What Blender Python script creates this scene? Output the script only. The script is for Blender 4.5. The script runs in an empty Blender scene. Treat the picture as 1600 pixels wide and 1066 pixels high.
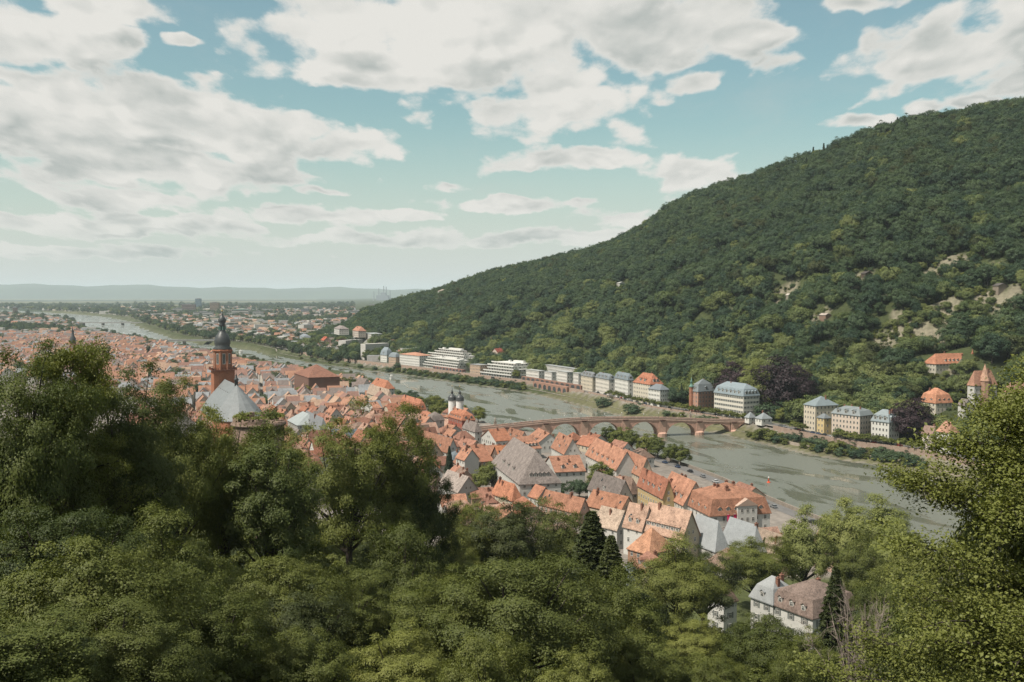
import bpy, math, random
import numpy as np
from mathutils import Vector, Matrix
random.seed(7); rng = np.random.default_rng(7)
SC = bpy.context.scene; COL = SC.collection
# ------------------------------------------------------------------ camera
CAMZ = 107.0; F = 1556.0; PITCH = math.atan(72/F)
cam_d = bpy.data.cameras.new('camera'); cam = bpy.data.objects.new('camera', cam_d); COL.objects.link(cam)
cam.location = (0, 0, CAMZ); cam.rotation_euler = (math.pi/2 - PITCH, 0, 0)
cam_d.sensor_width = 36; cam_d.lens = 36*F/1600; cam_d.clip_start = 1; cam_d.clip_end = 90000
SC.camera = cam
def ray(px, py):
    x = (px-800)/F; y = -(py-533)/F; c, s = math.cos(PITCH), math.sin(PITCH)
    return Vector((x, c + y*s, -s + y*c))
def at(px, py, z):
    d = ray(px, py); t = (z-CAMZ)/d.z; return Vector((d.x*t, d.y*t, z))
def atY(px, py, Y):
    d = ray(px, py); t = Y/d.y; return Vector((d.x*t, Y, CAMZ + d.z*t))
def pix(x, y, z):
    c, s = math.cos(PITCH), math.sin(PITCH); z = z-CAMZ
    fw = y*c - z*s; up = y*s + z*c
    return 800 + F*x/fw, 533 - F*up/fw
# ------------------------------------------------------------------ light
SUN_EL = math.radians(57); SUN_DIR = Vector((-0.85, -0.53, 0)).normalized()
sv = Vector((SUN_DIR.x*math.cos(SUN_EL), SUN_DIR.y*math.cos(SUN_EL), math.sin(SUN_EL)))
sun_d = bpy.data.lights.new('sun', 'SUN'); sun_d.energy = 4.7; sun_d.angle = math.radians(0.9); sun_d.color = (1.0, 0.92, 0.82)
sun = bpy.data.objects.new('sun', sun_d); COL.objects.link(sun); sun.rotation_euler = sv.to_track_quat('Z', 'Y').to_euler(); sun.location = (-300, -300, 600)
VS = SC.view_settings; VS.view_transform = 'Standard'; VS.look = 'None'; VS.exposure = 0.5; VS.gamma = 1.0; VS.use_curve_mapping = False
SC.render.engine = 'CYCLES'
SC.cycles.use_denoising = True; SC.cycles.denoising_prefilter = 'NONE'
SC.cycles.max_bounces = 6; SC.cycles.diffuse_bounces = 2; SC.cycles.glossy_bounces = 2; SC.cycles.transmission_bounces = 3; SC.cycles.volume_bounces = 0; SC.cycles.transparent_max_bounces = 6
SC.cycles.caustics_reflective = False; SC.cycles.caustics_refractive = False; SC.cycles.sample_clamp_indirect = 4
# ---- world: Nishita sky with broken cumulus
W = bpy.data.worlds.new('World'); SC.world = W; W.use_nodes = True
def world():
    nt = W.node_tree; nt.nodes.clear(); N = nt.nodes.new; L = nt.links.new
    def math_(op, a, b=None, c=None, clamp=False):
        n = N('ShaderNodeMath'); n.operation = op; n.use_clamp = clamp
        for i, v in enumerate((a, b, c)):
            if v is None: continue
            if isinstance(v, (int, float)): n.inputs[i].default_value = v
            else: L(v, n.inputs[i])
        return n.outputs[0]
    def vmath(op, a, b=None, c=None):
        n = N('ShaderNodeVectorMath'); n.operation = op
        for i, v in enumerate((a, b, c)):
            if v is None: continue
            if isinstance(v, (tuple, list)): n.inputs[i].default_value = v
            else: L(v, n.inputs[i])
        return n
    def mixc(f, a, b, mode='MIX'):
        n = N('ShaderNodeMix'); n.data_type = 'RGBA'; n.blend_type = mode
        for s, v in ((n.inputs[0], f), (n.inputs[6], a), (n.inputs[7], b)):
            if isinstance(v, (int, float)): s.default_value = v
            elif isinstance(v, tuple): s.default_value = v + (1,)
            else: L(v, s)
        return n.outputs[2]
    def ramp(v, a, b, lo=0.0, hi=1.0, smooth=True):
        n = N('ShaderNodeMapRange'); n.interpolation_type = 'SMOOTHSTEP' if smooth else 'LINEAR'
        L(v, n.inputs[0]); n.inputs[1].default_value = a; n.inputs[2].default_value = b; n.inputs[3].default_value = lo; n.inputs[4].default_value = hi
        return n.outputs[0]
    def noise(vec, scale, detail, rough=0.55, dist=0.0):
        n = N('ShaderNodeTexNoise'); n.inputs['Scale'].default_value = scale; n.inputs['Detail'].default_value = detail
        n.inputs['Roughness'].default_value = rough; n.inputs['Distortion'].default_value = dist; L(vec, n.inputs['Vector']); return n
    tc = N('ShaderNodeTexCoord'); sep = N('ShaderNodeSeparateXYZ'); L(tc.outputs['Generated'], sep.inputs[0])
    x, y, z = sep.outputs
    az = math_('ARCTAN2', x, y); el = math_('ARCSINE', z)
    cmb = N('ShaderNodeCombineXYZ'); L(az, cmb.inputs[0]); L(el, cmb.inputs[1]); P = cmb.outputs[0]
    # cloud-space: flattens towards the horizon, as a cloud deck does
    elp = math_('ADD', math_('MAXIMUM', el, 0.0), 0.10)
    q = N('ShaderNodeCombineXYZ'); L(math_('DIVIDE', az, math_('POWER', elp, 0.55)), q.inputs[0]); L(math_('MULTIPLY', math_('LOGARITHM', elp, 2.718), 0.95), q.inputs[1])
    Q = q.outputs[0]
    big = noise(Q, 3.2, 7, 0.60); fine = noise(Q, 10.0, 10, 0.68)
    warp = noise(Q, 4.5, 4, 0.6)
    wv = vmath('MULTIPLY_ADD', warp.outputs['Color'], (0.075, 0.035, 0), (-0.0375, -0.0175, 0)).outputs[0]
    PW = vmath('ADD', P, wv).outputs[0]
    blobs = [(60,205,230,80),(230,180,210,68),(380,215,150,58),(230,262,270,40),(530,230,80,24),(60,150,150,40),(420,262,90,26),
        (560,45,180,70),(760,50,300,105),(1000,50,215,85),(860,175,130,42),(600,118,200,32),(1090,125,45,20),(1150,60,90,30),
        (40,55,110,36),(150,66,80,26),(170,8,110,24),(285,62,42,9),
        (1480,85,150,58),(1620,40,190,88),(1340,2,80,14),
        (890,256,115,18),(1075,272,90,30),(960,342,70,13),
        (790,321,130,12),(712,291,34,10),(512,303,52,9),(220,314,120,15),(500,338,160,13),(880,368,120,12),
        (160,350,330,16),(560,372,260,12),(60,395,320,12),
        (1450,165,42,13),(1545,160,36,10),(1350,192,60,8)]
    mn = None; mn2 = None; PU = vmath('ADD', PW, (-0.006, 0.030, 0)).outputs[0]
    for (cx, cy, rx, ry) in blobs:
        d = ray(cx, cy).normalized(); a0 = math.atan2(d.x, d.y); e0 = math.asin(d.z)
        k = math.cos(a0)**2
        sx, sy = F/rx/k*1.0, F/ry
        v = vmath('MULTIPLY_ADD', PW, (sx, sy, 0), (-a0*sx, -e0*sy, 0)).outputs[0]
        ln = vmath('LENGTH', v).outputs['Value']
        mn = ln if mn is None else math_('MINIMUM', mn, ln)
        ln2 = vmath('LENGTH', vmath('MULTIPLY_ADD', PU, (sx, sy, 0), (-a0*sx, -e0*sy, 0)).outputs[0]).outputs['Value']; mn2 = ln2 if mn2 is None else math_('MINIMUM', mn2, ln2)
    # sky outside the view goes on with the same kind of clouds
    far = math_('MAXIMUM', ramp(math_('ABSOLUTE', az), 0.50, 0.62), ramp(el, 0.33, 0.44))
    gen = math_('ADD', math_('MULTIPLY', noise(Q, 1.5, 2).outputs[0], -3.2), 2.55)
    gen = math_('ADD', gen, math_('MULTIPLY', math_('SUBTRACT', 1.0, far), 3.0))
    bottom = math_('SUBTRACT', mn, mn2)
    mn = math_('MINIMUM', mn, gen)
    core = math_('SUBTRACT', 1.0, mn)
    core = math_('MAXIMUM', core, -1.2)
    def vor(vec, scale, sm):
        n = N('ShaderNodeTexVoronoi'); n.feature = 'SMOOTH_F1'; n.voronoi_dimensions = '2D'; n.inputs['Scale'].default_value = scale; n.inputs['Smoothness'].default_value = sm; L(vec, n.inputs['Vector']); return n.outputs['Distance']
    QW = vmath('ADD', Q, vmath('MULTIPLY_ADD', warp.outputs['Color'], (0.22, 0.16, 0), (-0.11, -0.08, 0)).outputs[0]).outputs[0]
    def lumps(vec):
        a = math_('MULTIPLY', math_('SUBTRACT', 0.42, vor(vec, 7.5, 0.8)), 1.0)
        b = math_('MULTIPLY', math_('SUBTRACT', 0.42, vor(vec, 17.0, 0.7)), 0.65)
        return math_('ADD', a, b)
    lum = lumps(QW); lumu = lumps(vmath('ADD', QW, (-0.022, 0.03, 0)).outputs[0])
    tex = math_('ADD', math_('MULTIPLY', math_('SUBTRACT', big.outputs[0], 0.5), 1.7), math_('MULTIPLY', math_('SUBTRACT', fine.outputs[0], 0.5), 1.15))
    tex = math_('ADD', tex, lum)
    dens = math_('ADD', math_('ADD', core, 0.05), tex)
    alpha = ramp(dens, -0.04, 0.38)
    # light from above: compare with the same field a little higher
    up = vmath('ADD', Q, (-0.05, 0.09, 0)).outputs[0]
    big2 = noise(up, 3.2, 4, 0.55)
    relief = math_('SUBTRACT', big.outputs[0], big2.outputs[0])
    low = noise(Q, 2.3, 4, 0.55)
    shade = math_('ADD', math_('MULTIPLY', relief, -2.2), math_('MULTIPLY', math_('SUBTRACT', lumu, lum), 0.75))
    shade = math_('ADD', shade, math_('MULTIPLY', math_('SUBTRACT', low.outputs[0], 0.47), 2.3))
    shade = math_('ADD', shade, math_('MULTIPLY', ramp(bottom, -0.10, 0.45), 0.42))
    shade = math_('MULTIPLY', math_('ADD', shade, 0.22), ramp(dens, 0.05, 0.80))
    shade = math_('MINIMUM', math_('MAXIMUM', shade, 0.0), 1.0)
    ccol = mixc(shade, (0.5603, 0.5496, 0.5177), (0.2801, 0.3085, 0.2979))
    # sky
    sk = N('ShaderNodeTexSky'); sk.sky_type = 'NISHITA'; sk.sun_disc = False; sk.sun_elevation = SUN_EL
    sk.sun_rotation = math.atan2(SUN_DIR.x, SUN_DIR.y); sk.altitude = 200; sk.air_density = 1.0; sk.dust_density = 2.2; sk.ozone_density = 1.0
    L(tc.outputs['Generated'], sk.inputs[0]) if sk.inputs else None
    tint = mixc(1.0, sk.outputs[0], (0.0901, 0.1028, 0.0794), 'MULTIPLY')
    # thin cirrus veil and distance paling towards the horizon
    veil = math_('MULTIPLY', ramp(el, -0.02, 0.19, 0.90, 0.0), 1.0)
    tint = mixc(veil, tint, (0.4823, 0.5035, 0.4894))
    wis = math_('MULTIPLY', ramp(noise(Q, 2.2, 6, 0.65).outputs[0], 0.5, 0.8), 0.25)
    tint = mixc(wis, tint, (0.4255, 0.4255, 0.4043))
    fade = ramp(el, 0.0, 0.09, 0.45, 1.0)
    col = mixc(math_('MULTIPLY', alpha, fade), tint, ccol)
    below = ramp(z, -0.05, -0.01)
    col = mixc(below, (0.0709, 0.0780, 0.0567), col)
    bg = N('ShaderNodeBackground'); L(col, bg.inputs[0]); bg.inputs[1].default_value = 1.0
    out = N('ShaderNodeOutputWorld'); L(bg.outputs[0], out.inputs[0])
world()
W.cycles.sampling_method = 'MANUAL'; W.cycles.sample_map_resolution = 512

# ------------------------------------------------------------------ helpers
def ss(a, b, v):
    t = np.clip((v-a)/(b-a), 0, 1); return t*t*(3-2*t)
def chaikin(p, n=2):
    p = np.array(p, float)
    for _ in range(n):
        q = 0.75*p[:-1]+0.25*p[1:]; r = 0.25*p[:-1]+0.75*p[1:]
        m = np.empty((len(q)*2, 2)); m[0::2] = q; m[1::2] = r
        p = np.vstack([p[:1], m, p[-1:]])
    return p
def offset(p, t):           # positive: to the right of travel
    d = np.gradient(p, axis=0); d /= np.linalg.norm(d, axis=1)[:, None]
    return p + np.stack([d[:, 1], -d[:, 0]], 1)*t
SB = chaikin([(200,150),(190,250),(165,350),(137,440),(127,482),(108,565),(82,630),(45,682),(8,735),(-30,800),(-62,860),(-121,1103),(-176,1271),(-223,1376),(-300,1475),(-449,1699),(-563,1892),(-836,2378),(-1093,2775),(-1453,3330),(-1970,4500),(-2700,5700),(-4200,7600)])
NB = chaikin([(330,180),(300,330),(275,450),(250,566),(238,614),(207,643),(182,702),(166,750),(130,812),(93,876),(68,962),(40,1028),(10,1100),(-68,1206),(-139,1321),(-220,1423),(-335,1601),(-436,1790),(-524,1982),(-713,2220),(-866,2523),(-1051,2921),(-1332,3542),(-1638,4270),(-2350,5500),(-3900,7500)])
def seg_dist(P, poly):
    best = np.full(len(P), 1e18); sgn = np.zeros(len(P))
    for a, b in zip(poly[:-1], poly[1:]):
        ab = b-a; l2 = ab@ab
        t = np.clip(((P-a)@ab)/l2, 0, 1); q = a+t[:, None]*ab; dv = P-q; d2 = (dv*dv).sum(1)
        m = d2 < best; best[m] = d2[m]
        cr = ab[0]*dv[:, 1]-ab[1]*dv[:, 0]; sgn[m] = -np.sign(cr[m])       # + = right of travel
    return np.sqrt(best)*sgn
CF = chaikin([(420,-150),(260,90),(150,185),(80,262),(22,330),(-60,395),(-135,455),(-230,515),(-350,590),(-540,760),(-800,1050),(-1200,1500),(-2200,2400)])
# north hill: per bearing the foot, the ridge distance and the ridge height
RP = np.array([480,540,570,600,640,680,760,850,930,1000,1050,1100,1180,1250,1320,1400,1470,1540,1600,1750,2000,2600], float)
RY = np.array([519,505,494,486,473,464,437,417,399,369,330,309,287,259,231,206,196,182,175,160,150,150], float)
RD = np.array([2250,2250,2230,2200,2150,2100,2000,1900,1820,1720,1660,1600,1520,1450,1400,1360,1340,1320,1300,1240,1150,1000], float)
FP = np.array([480,560,636,712,790,860,966,1060,1200,1300,1400,1500,1700,2000,2600], float)
FD = np.array([1800,1560,1430,1330,1240,1150,1000,930,815,745,700,665,600,520,400], float)
RU = (RP-800)/F; FU = (FP-800)/F
RZ = CAMZ + RD*(461-RY)/F; RZ[0] = 9; RZ[1] = np.minimum(RZ[1], 25)
_ph = rng.random((10, 3))*6.28
def wob(x, y):
    v = 0
    for i, (k, a) in enumerate([(1/210, 1.0), (1/130, .7), (1/75, .45), (1/48, .3)]):
        v = v + a*np.sin(x*k*6.28*math.cos(i*1.3+.4)+y*k*6.28*math.sin(i*1.3+.4)+_ph[i, 0])*np.cos(x*k*5*math.sin(i*2.1)-y*k*5*math.cos(i*2.1)+_ph[i, 1])
    return v
def height(x, y, full=False):
    x = np.atleast_1d(np.asarray(x, float)); y = np.atleast_1d(np.asarray(y, float)); P = np.stack([x, y], 1)
    dS = -seg_dist(P, SB); dN = seg_dist(P, NB)           # dS>0: south of the south bank; dN>0: north of the north bank
    south = np.abs(dS) < np.abs(dN); 
    river = (dS < 0) & (dN < 0)
    fb = ss(840, 1000, y); zs = (8.0*ss(0, 2.5, dS) + np.clip(dS, 0, 500)*0.006)*(1-fb) + (0.7*ss(0, 2, dS)+8.5*ss(25, 230, dS))*fb
    slope = ss(735, 765, y)*(1-ss(1000, 1040, y)); zn = 1.3*ss(0, 3, dN) + 2.0*ss(3, 17, dN) + 6.0*(ss(19, 24, dN)*(1-slope)+ss(9, 25, dN)*slope)
    z = np.where(south, zs, zn); z = np.where(river, -3*ss(0, 8, np.minimum(-dS, -dN)), z)
    # north hill
    u = x/np.maximum(y, 1.0)
    fd = np.interp(u, FU, FD); rd = np.interp(u, RU, RD); rz = np.interp(u, RU, RZ)
    s = (y-fd)/(rd-fd)
    prof = np.where(s < 1, np.clip(s, 0, 1)**1.08*(1+0.10*np.sin(np.clip(s, 0, 1)*math.pi)), 1-np.clip(s-1, 0, 3)*0.22)
    hill = 9.3 + (rz-9.3)*np.maximum(prof, 0) + wob(x, y)*9*np.clip(s*4, 0, 1)*np.clip((1.0-s)*3, 0, 1)*ss(20, 120, rz)
    hill = np.where((y > 60) & (s > 0) & (dN > 0), hill, 0)
    z = np.where(hill > z, hill, z)
    # castle hill
    di = -seg_dist(P, CF)
    dc = np.hypot(x, y)
    ch = 9 + 0.335*np.clip(di, 0, 400) + wob(x*1.7, y*1.7)*2.0*ss(10, 60, di) + 16.5*(1-ss(7, 22, dc))
    ch = np.where(dc < 9, 105.3, ch)
    z = np.where((di > 0) & (ch > z), ch, z)
    if full: return z, dS, dN, s, di
    return z
def hz(x, y): return float(height([x], [y])[0])
def hit(px, py, y0=300, y1=3000):
    ys = np.linspace(y0, y1, 1400); d = ray(px, py); t = ys/d.y
    zz = CAMZ + d.z*t; h = height(d.x*t, ys); k = np.argmax(h >= zz)
    return Vector((d.x*t[k], ys[k], h[k]))

# ---- materials
def new_mat(name):
    m = bpy.data.materials.new(name); m.use_nodes = True; nt = m.node_tree; b = nt.nodes['Principled BSDF']; return m, nt, b
def surf(name, col=None, var=0.25, scale=1.0, fine=12.0, rough=0.85, bump=0.0, col2=None, jitter=0.12, spec=0.3, attr=None, metallic=0.0, stretch=None, gain=0.74):
    """noise-mottled surface; colour from col or, when None, from the object's own colour"""
    m, nt, b = new_mat(name); N = nt.nodes.new; L = nt.links.new
    tc = N('ShaderNodeTexCoord'); vec = tc.outputs['Object']
    if stretch:
        mp = N('ShaderNodeMapping'); mp.inputs['Scale'].default_value = stretch; L(vec, mp.inputs[0]); vec = mp.outputs[0]
    n1 = N('ShaderNodeTexNoise'); n1.inputs['Scale'].default_value = scale; n1.inputs['Detail'].default_value = 5; n1.inputs['Roughness'].default_value = 0.65; L(vec, n1.inputs['Vector'])
    n2 = N('ShaderNodeTexNoise'); n2.inputs['Scale'].default_value = fine; n2.inputs['Detail'].default_value = 2; L(vec, n2.inputs['Vector'])
    oi = N('ShaderNodeObjectInfo')
    add = N('ShaderNodeMath'); add.operation = 'ADD'; L(n1.outputs[0], add.inputs[0]); L(n2.outputs[0], add.inputs[1])
    mr = N('ShaderNodeMapRange'); L(add.outputs[0], mr.inputs[0]); mr.inputs[1].default_value = 0.65; mr.inputs[2].default_value = 1.35; mr.inputs[3].default_value = (1-var)*gain; mr.inputs[4].default_value = (1+var)*gain
    jr = N('ShaderNodeMapRange'); L(oi.outputs['Random'], jr.inputs[0]); jr.inputs[3].default_value = 1-jitter; jr.inputs[4].default_value = 1+jitter
    mul = N('ShaderNodeMath'); mul.operation = 'MULTIPLY'; L(mr.outputs[0], mul.inputs[0]); L(jr.outputs[0], mul.inputs[1])
    vm = N('ShaderNodeVectorMath'); vm.operation = 'SCALE'; L(mul.outputs[0], vm.inputs['Scale'])
    if attr:
        a = N('ShaderNodeAttribute'); a.attribute_name = attr; L(a.outputs['Color'], vm.inputs[0])
    elif col is None: L(oi.outputs['Color'], vm.inputs[0])
    elif col2 is not None:
        mx = N('ShaderNodeMix'); mx.data_type = 'RGBA'; L(n1.outputs[0], mx.inputs[0]); mx.inputs[6].default_value = col+(1,); mx.inputs[7].default_value = col2+(1,)
        r2 = N('ShaderNodeMapRange'); L(n1.outputs[0], r2.inputs[0]); r2.inputs[1].default_value = .35; r2.inputs[2].default_value = .65; L(r2.outputs[0], mx.inputs[0]); L(mx.outputs[2], vm.inputs[0])
    else: vm.inputs[0].default_value = col
    L(vm.outputs[0], b.inputs['Base Color']); b.inputs['Roughness'].default_value = rough; b.inputs['Specular IOR Level'].default_value = spec; b.inputs['Metallic'].default_value = metallic
    if bump:
        bp = N('ShaderNodeBump'); bp.inputs['Strength'].default_value = bump; bp.inputs['Distance'].default_value = 0.1; L(n2.outputs[0], bp.inputs['Height']); L(bp.outputs[0], b.inputs['Normal'])
    return m
def leaf_mat(name, c1, c2, trans=0.24):
    m, nt, b = new_mat(name); N = nt.nodes.new; L = nt.links.new
    oi = N('ShaderNodeObjectInfo'); at_ = N('ShaderNodeAttribute'); at_.attribute_name = 'tint'
    add = N('ShaderNodeMath'); add.operation = 'MULTIPLY_ADD'; L(oi.outputs['Random'], add.inputs[0]); add.inputs[1].default_value = 0.75; 
    m2 = N('ShaderNodeMath'); m2.operation = 'MULTIPLY_ADD'; L(at_.outputs['Fac'], m2.inputs[0]); m2.inputs[1].default_value = 0.5; m2.inputs[2].default_value = -0.12; L(m2.outputs[0], add.inputs[2])
    mx = N('ShaderNodeMix'); mx.data_type = 'RGBA'; mx.inputs[6].default_value = c1+(1,); mx.inputs[7].default_value = c2+(1,); L(add.outputs[0], mx.inputs[0]); mx.clamp_factor = True
    L(mx.outputs[2], b.inputs['Base Color']); b.inputs['Roughness'].default_value = 0.6; b.inputs['Specular IOR Level'].default_value = 0.25
    tr = N('ShaderNodeBsdfTranslucent'); ms = N('ShaderNodeMixShader'); ms.inputs[0].default_value = trans
    sc = N('ShaderNodeVectorMath'); sc.operation = 'MULTIPLY'; L(mx.outputs[2], sc.inputs[0]); sc.inputs[1].default_value = (1.25, 1.3, 0.6); L(sc.outputs[0], tr.inputs[0])
    L(b.outputs[0], ms.inputs[1]); L(tr.outputs[0], ms.inputs[2]); L(ms.outputs[0], nt.nodes['Material Output'].inputs[0])
    return m
M = {}
M['tile'] = surf('roof_tile', None, 0.55, 0.45, 2.6, 0.9, 0.3, jitter=0.18, spec=.15)
M['slate'] = surf('slate', None, 0.22, 0.4, 3.0, 0.55, 0.15, jitter=0.12, spec=.4)
M['plaster'] = surf('plaster', None, 0.10, 0.25, 2.0, 0.9, 0.05, jitter=0.06, spec=.2, gain=.66)
M['stone'] = surf('sandstone', None, 0.30, 0.35, 2.2, 0.92, 0.5, jitter=0.05, spec=.15)
M['frame'] = surf('window_frame', (0.62, 0.60, 0.55), 0.05, 1, 5, 0.6)
M['glass'] = surf('window_glass', (0.035, 0.042, 0.045), 0.2, 1, 4, 0.12, spec=0.6, jitter=0.4)
M['brick'] = surf('chimney_brick', (0.26, 0.13, 0.09), 0.3, 2, 9, 0.9)
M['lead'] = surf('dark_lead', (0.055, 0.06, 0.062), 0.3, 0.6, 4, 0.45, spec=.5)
M['copper'] = surf('copper_green', (0.16, 0.30, 0.25), 0.25, 0.6, 4, 0.6)
M['gilt'] = surf('gilt', (0.5, 0.36, 0.12), 0.1, 1, 4, 0.4, metallic=.6)
M['bark'] = surf('bark', (0.055, 0.045, 0.036), 0.35, 1.2, 9, 0.95, 0.4)
M['deadwood'] = surf('dead_wood', (0.27, 0.22, 0.19), 0.3, 1.2, 9, 0.95)
M['asphalt'] = surf('asphalt', (0.16, 0.155, 0.15), 0.2, 0.12, 2, 0.9)
M['paving'] = surf('paving', (0.30, 0.27, 0.24), 0.2, 0.1, 1.5, 0.9)
M['rubber'] = surf('rubber', (0.02, 0.02, 0.02), 0.2, 2, 8, 0.8)
M['paint'] = surf('car_paint', None, 0.05, 1, 4, 0.3, spec=.5, jitter=0)
M['cloth'] = surf('banner_cloth', (0.55, 0.02, 0.10), 0.15, 0.8, 4, 0.85)
M['buoy'] = surf('buoy_red', (0.75, 0.10, 0.03), 0.1, 2, 6, 0.5)
M['white'] = surf('white_paint', (0.72, 0.71, 0.67), 0.08, 0.6, 5, 0.6)
M['hedge'] = surf('hedge', (0.05, 0.075, 0.025), 0.5, 1.2, 6, 0.9, 0.8)
M['leafA'] = leaf_mat('leaf_maple', (0.0527, 0.0719, 0.0144), (0.1535, 0.1667, 0.0379))
M['leafB'] = leaf_mat('leaf_locust', (0.0527, 0.0687, 0.0144), (0.1421, 0.1563, 0.0379))
M['leafE'] = leaf_mat('leaf_beech', (0.0432, 0.0623, 0.0144), (0.1251, 0.1421, 0.0351))
M['leafG'] = leaf_mat('leaf_oak', (0.032, 0.0472, 0.0112), (0.0986, 0.1137, 0.0275))
M['leafF'] = leaf_mat('leaf_lime', (0.0735, 0.0912, 0.0192), (0.18, 0.1914, 0.0474))
M['leafC'] = leaf_mat('leaf_pale', (0.15, 0.175, 0.055), (0.25, 0.265, 0.09), .35)
M['leafD'] = leaf_mat('leaf_dark', (0.0311, 0.0429, 0.0141), (0.0651, 0.077, 0.0244))
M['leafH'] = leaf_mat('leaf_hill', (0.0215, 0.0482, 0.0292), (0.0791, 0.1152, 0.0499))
M['leafN'] = leaf_mat('leaf_needle', (0.022, 0.042, 0.024), (0.048, 0.070, 0.036), .1)
M['leafP'] = leaf_mat('leaf_copper', (0.016, 0.010, 0.013), (0.034, 0.018, 0.022), .1)

# ---- mesh helpers
def mesh(name, v, f, mats, smooth=False, midx=None):
    me = bpy.data.meshes.new(name); me.from_pydata([tuple(a) for a in v], [], f)
    for m in (mats if isinstance(mats, (list, tuple)) else [mats]): me.materials.append(m)
    if midx is not None: me.polygons.foreach_set('material_index', midx)
    if smooth: me.polygons.foreach_set('use_smooth', [True]*len(me.polygons))
    me.update(); return me
def obj(name, me, parent=None, loc=(0,0,0), rz=0, scale=None, color=None):
    o = bpy.data.objects.new(name, me); COL.objects.link(o)
    o.location = loc
    if rz: o.rotation_euler = (0, 0, rz)
    if scale: o.scale = scale
    if parent: o.parent = parent
    if color: o.color = (*color, 1)
    return o
def tag(o, label, cat, group=None, kind=None):
    o['label'] = label; o['category'] = cat
    if group: o['group'] = group
    if kind: o['kind'] = kind
    return o
def empty(name, loc, rz=0):
    o = bpy.data.objects.new(name, None); COL.objects.link(o); o.location = loc; o.rotation_euler = (0, 0, rz); o.empty_display_size = 1; return o
class MB:
    def __init__(s): s.v = []; s.f = []; s.m = []
    def poly(s, pts, m=0):
        k = len(s.v); s.v += [tuple(p) for p in pts]; s.f.append(list(range(k, k+len(pts)))); s.m.append(m)
    def box(s, x0, x1, y0, y1, z0, z1, m=0):
        k = len(s.v); s.v += [(x0,y0,z0),(x1,y0,z0),(x1,y1,z0),(x0,y1,z0),(x0,y0,z1),(x1,y0,z1),(x1,y1,z1),(x0,y1,z1)]
        for q in ((3,2,1,0),(4,5,6,7),(0,1,5,4),(1,2,6,5),(2,3,7,6),(3,0,4,7)): s.f.append([k+i for i in q]); s.m.append(m)
    def lathe(s, prof, n=12, cx=0, cy=0, m=0, ph=0.0):
        k = len(s.v)
        for r, z in prof:
            for i in range(n):
                a = 2*math.pi*i/n+ph; s.v.append((cx+r*math.cos(a), cy+r*math.sin(a), z))
        for j in range(len(prof)-1):
            for i in range(n): s.f.append([k+j*n+i, k+j*n+(i+1)%n, k+(j+1)*n+(i+1)%n, k+(j+1)*n+i]); s.m.append(m)
        s.f.append([k+(len(prof)-1)*n+i for i in range(n)]); s.m.append(m)
        s.f.append([k+n-1-i for i in range(n)]); s.m.append(m)
    def tube(s, pts, rad, n=5, m=0):
        k = len(s.v); P = [Vector(p) for p in pts]
        for j, p in enumerate(P):
            d = (P[min(j+1, len(P)-1)]-P[max(j-1, 0)]).normalized(); e = d.orthogonal().normalized(); g = d.cross(e)
            for i in range(n):
                a = 2*math.pi*i/n; s.v.append(tuple(p+(e*math.cos(a)+g*math.sin(a))*rad[j]))
        for j in range(len(P)-1):
            for i in range(n): s.f.append([k+j*n+i, k+j*n+(i+1)%n, k+(j+1)*n+(i+1)%n, k+(j+1)*n+i]); s.m.append(m)
        s.f.append([k+(len(P)-1)*n+i for i in range(n)]); s.m.append(m)
    def mesh(s, name, mats, smooth=False): return mesh(name, s.v, s.f, mats, smooth, s.m)
def thicken(v, f, t):
    """closed slab from a roof's upper surface"""
    n = len(v); V = list(v)+[(a, b, c-t) for a, b, c in v]; Fc = [list(q) for q in f]+[[i+n for i in reversed(q)] for q in f]
    E = {}
    for q in f:
        for i in range(len(q)):
            e = (q[i], q[(i+1) % len(q)]); E[e] = 1
    for (a, b) in E:
        if (b, a) not in E: Fc.append([b, a, a+n, b+n])
    return V, Fc
# ------------------------------------------------------------------ ground, river, far hills
PATCH_PX = [(1022,480,44,10),(1345,432,16,7),(1325,450,22,6),(1480,418,34,9),(1535,436,26,8),(1585,462,30,10),(1445,525,36,20),(1480,483,24,12),(1390,552,30,20),(1277,494,20,7),(1224,464,20,5),
            (1410,512,16,14),(1495,580,14,10),(1562,505,20,12),(1120,505,14,6),(880,500,18,8),(845,515,14,8),(705,478,16,5),(920,560,16,6),(1085,545,12,5),(1530,470,20,9),(1455,455,22,7),(1365,470,18,6)]
PATCH = []
for (a, b, rx, ry) in PATCH_PX:
    p = hit(a, b); k = p.y/F; PATCH.append((p.x, p.y, rx*k*1.15, max(ry*k*2.4, 9)))
def patchval(x, y):
    v = np.zeros_like(x)
    for (a, b, rx, ry) in PATCH:
        v = np.maximum(v, 1.2-np.sqrt(((x-a)/rx)**2+((y-b)/ry)**2))
    return np.where(v > 0, v + 0.45*np.sin(x/5.1+2*np.sin(y/9))*np.sin(y/6.3+1.7*np.sin(x/7)), 0)
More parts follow.
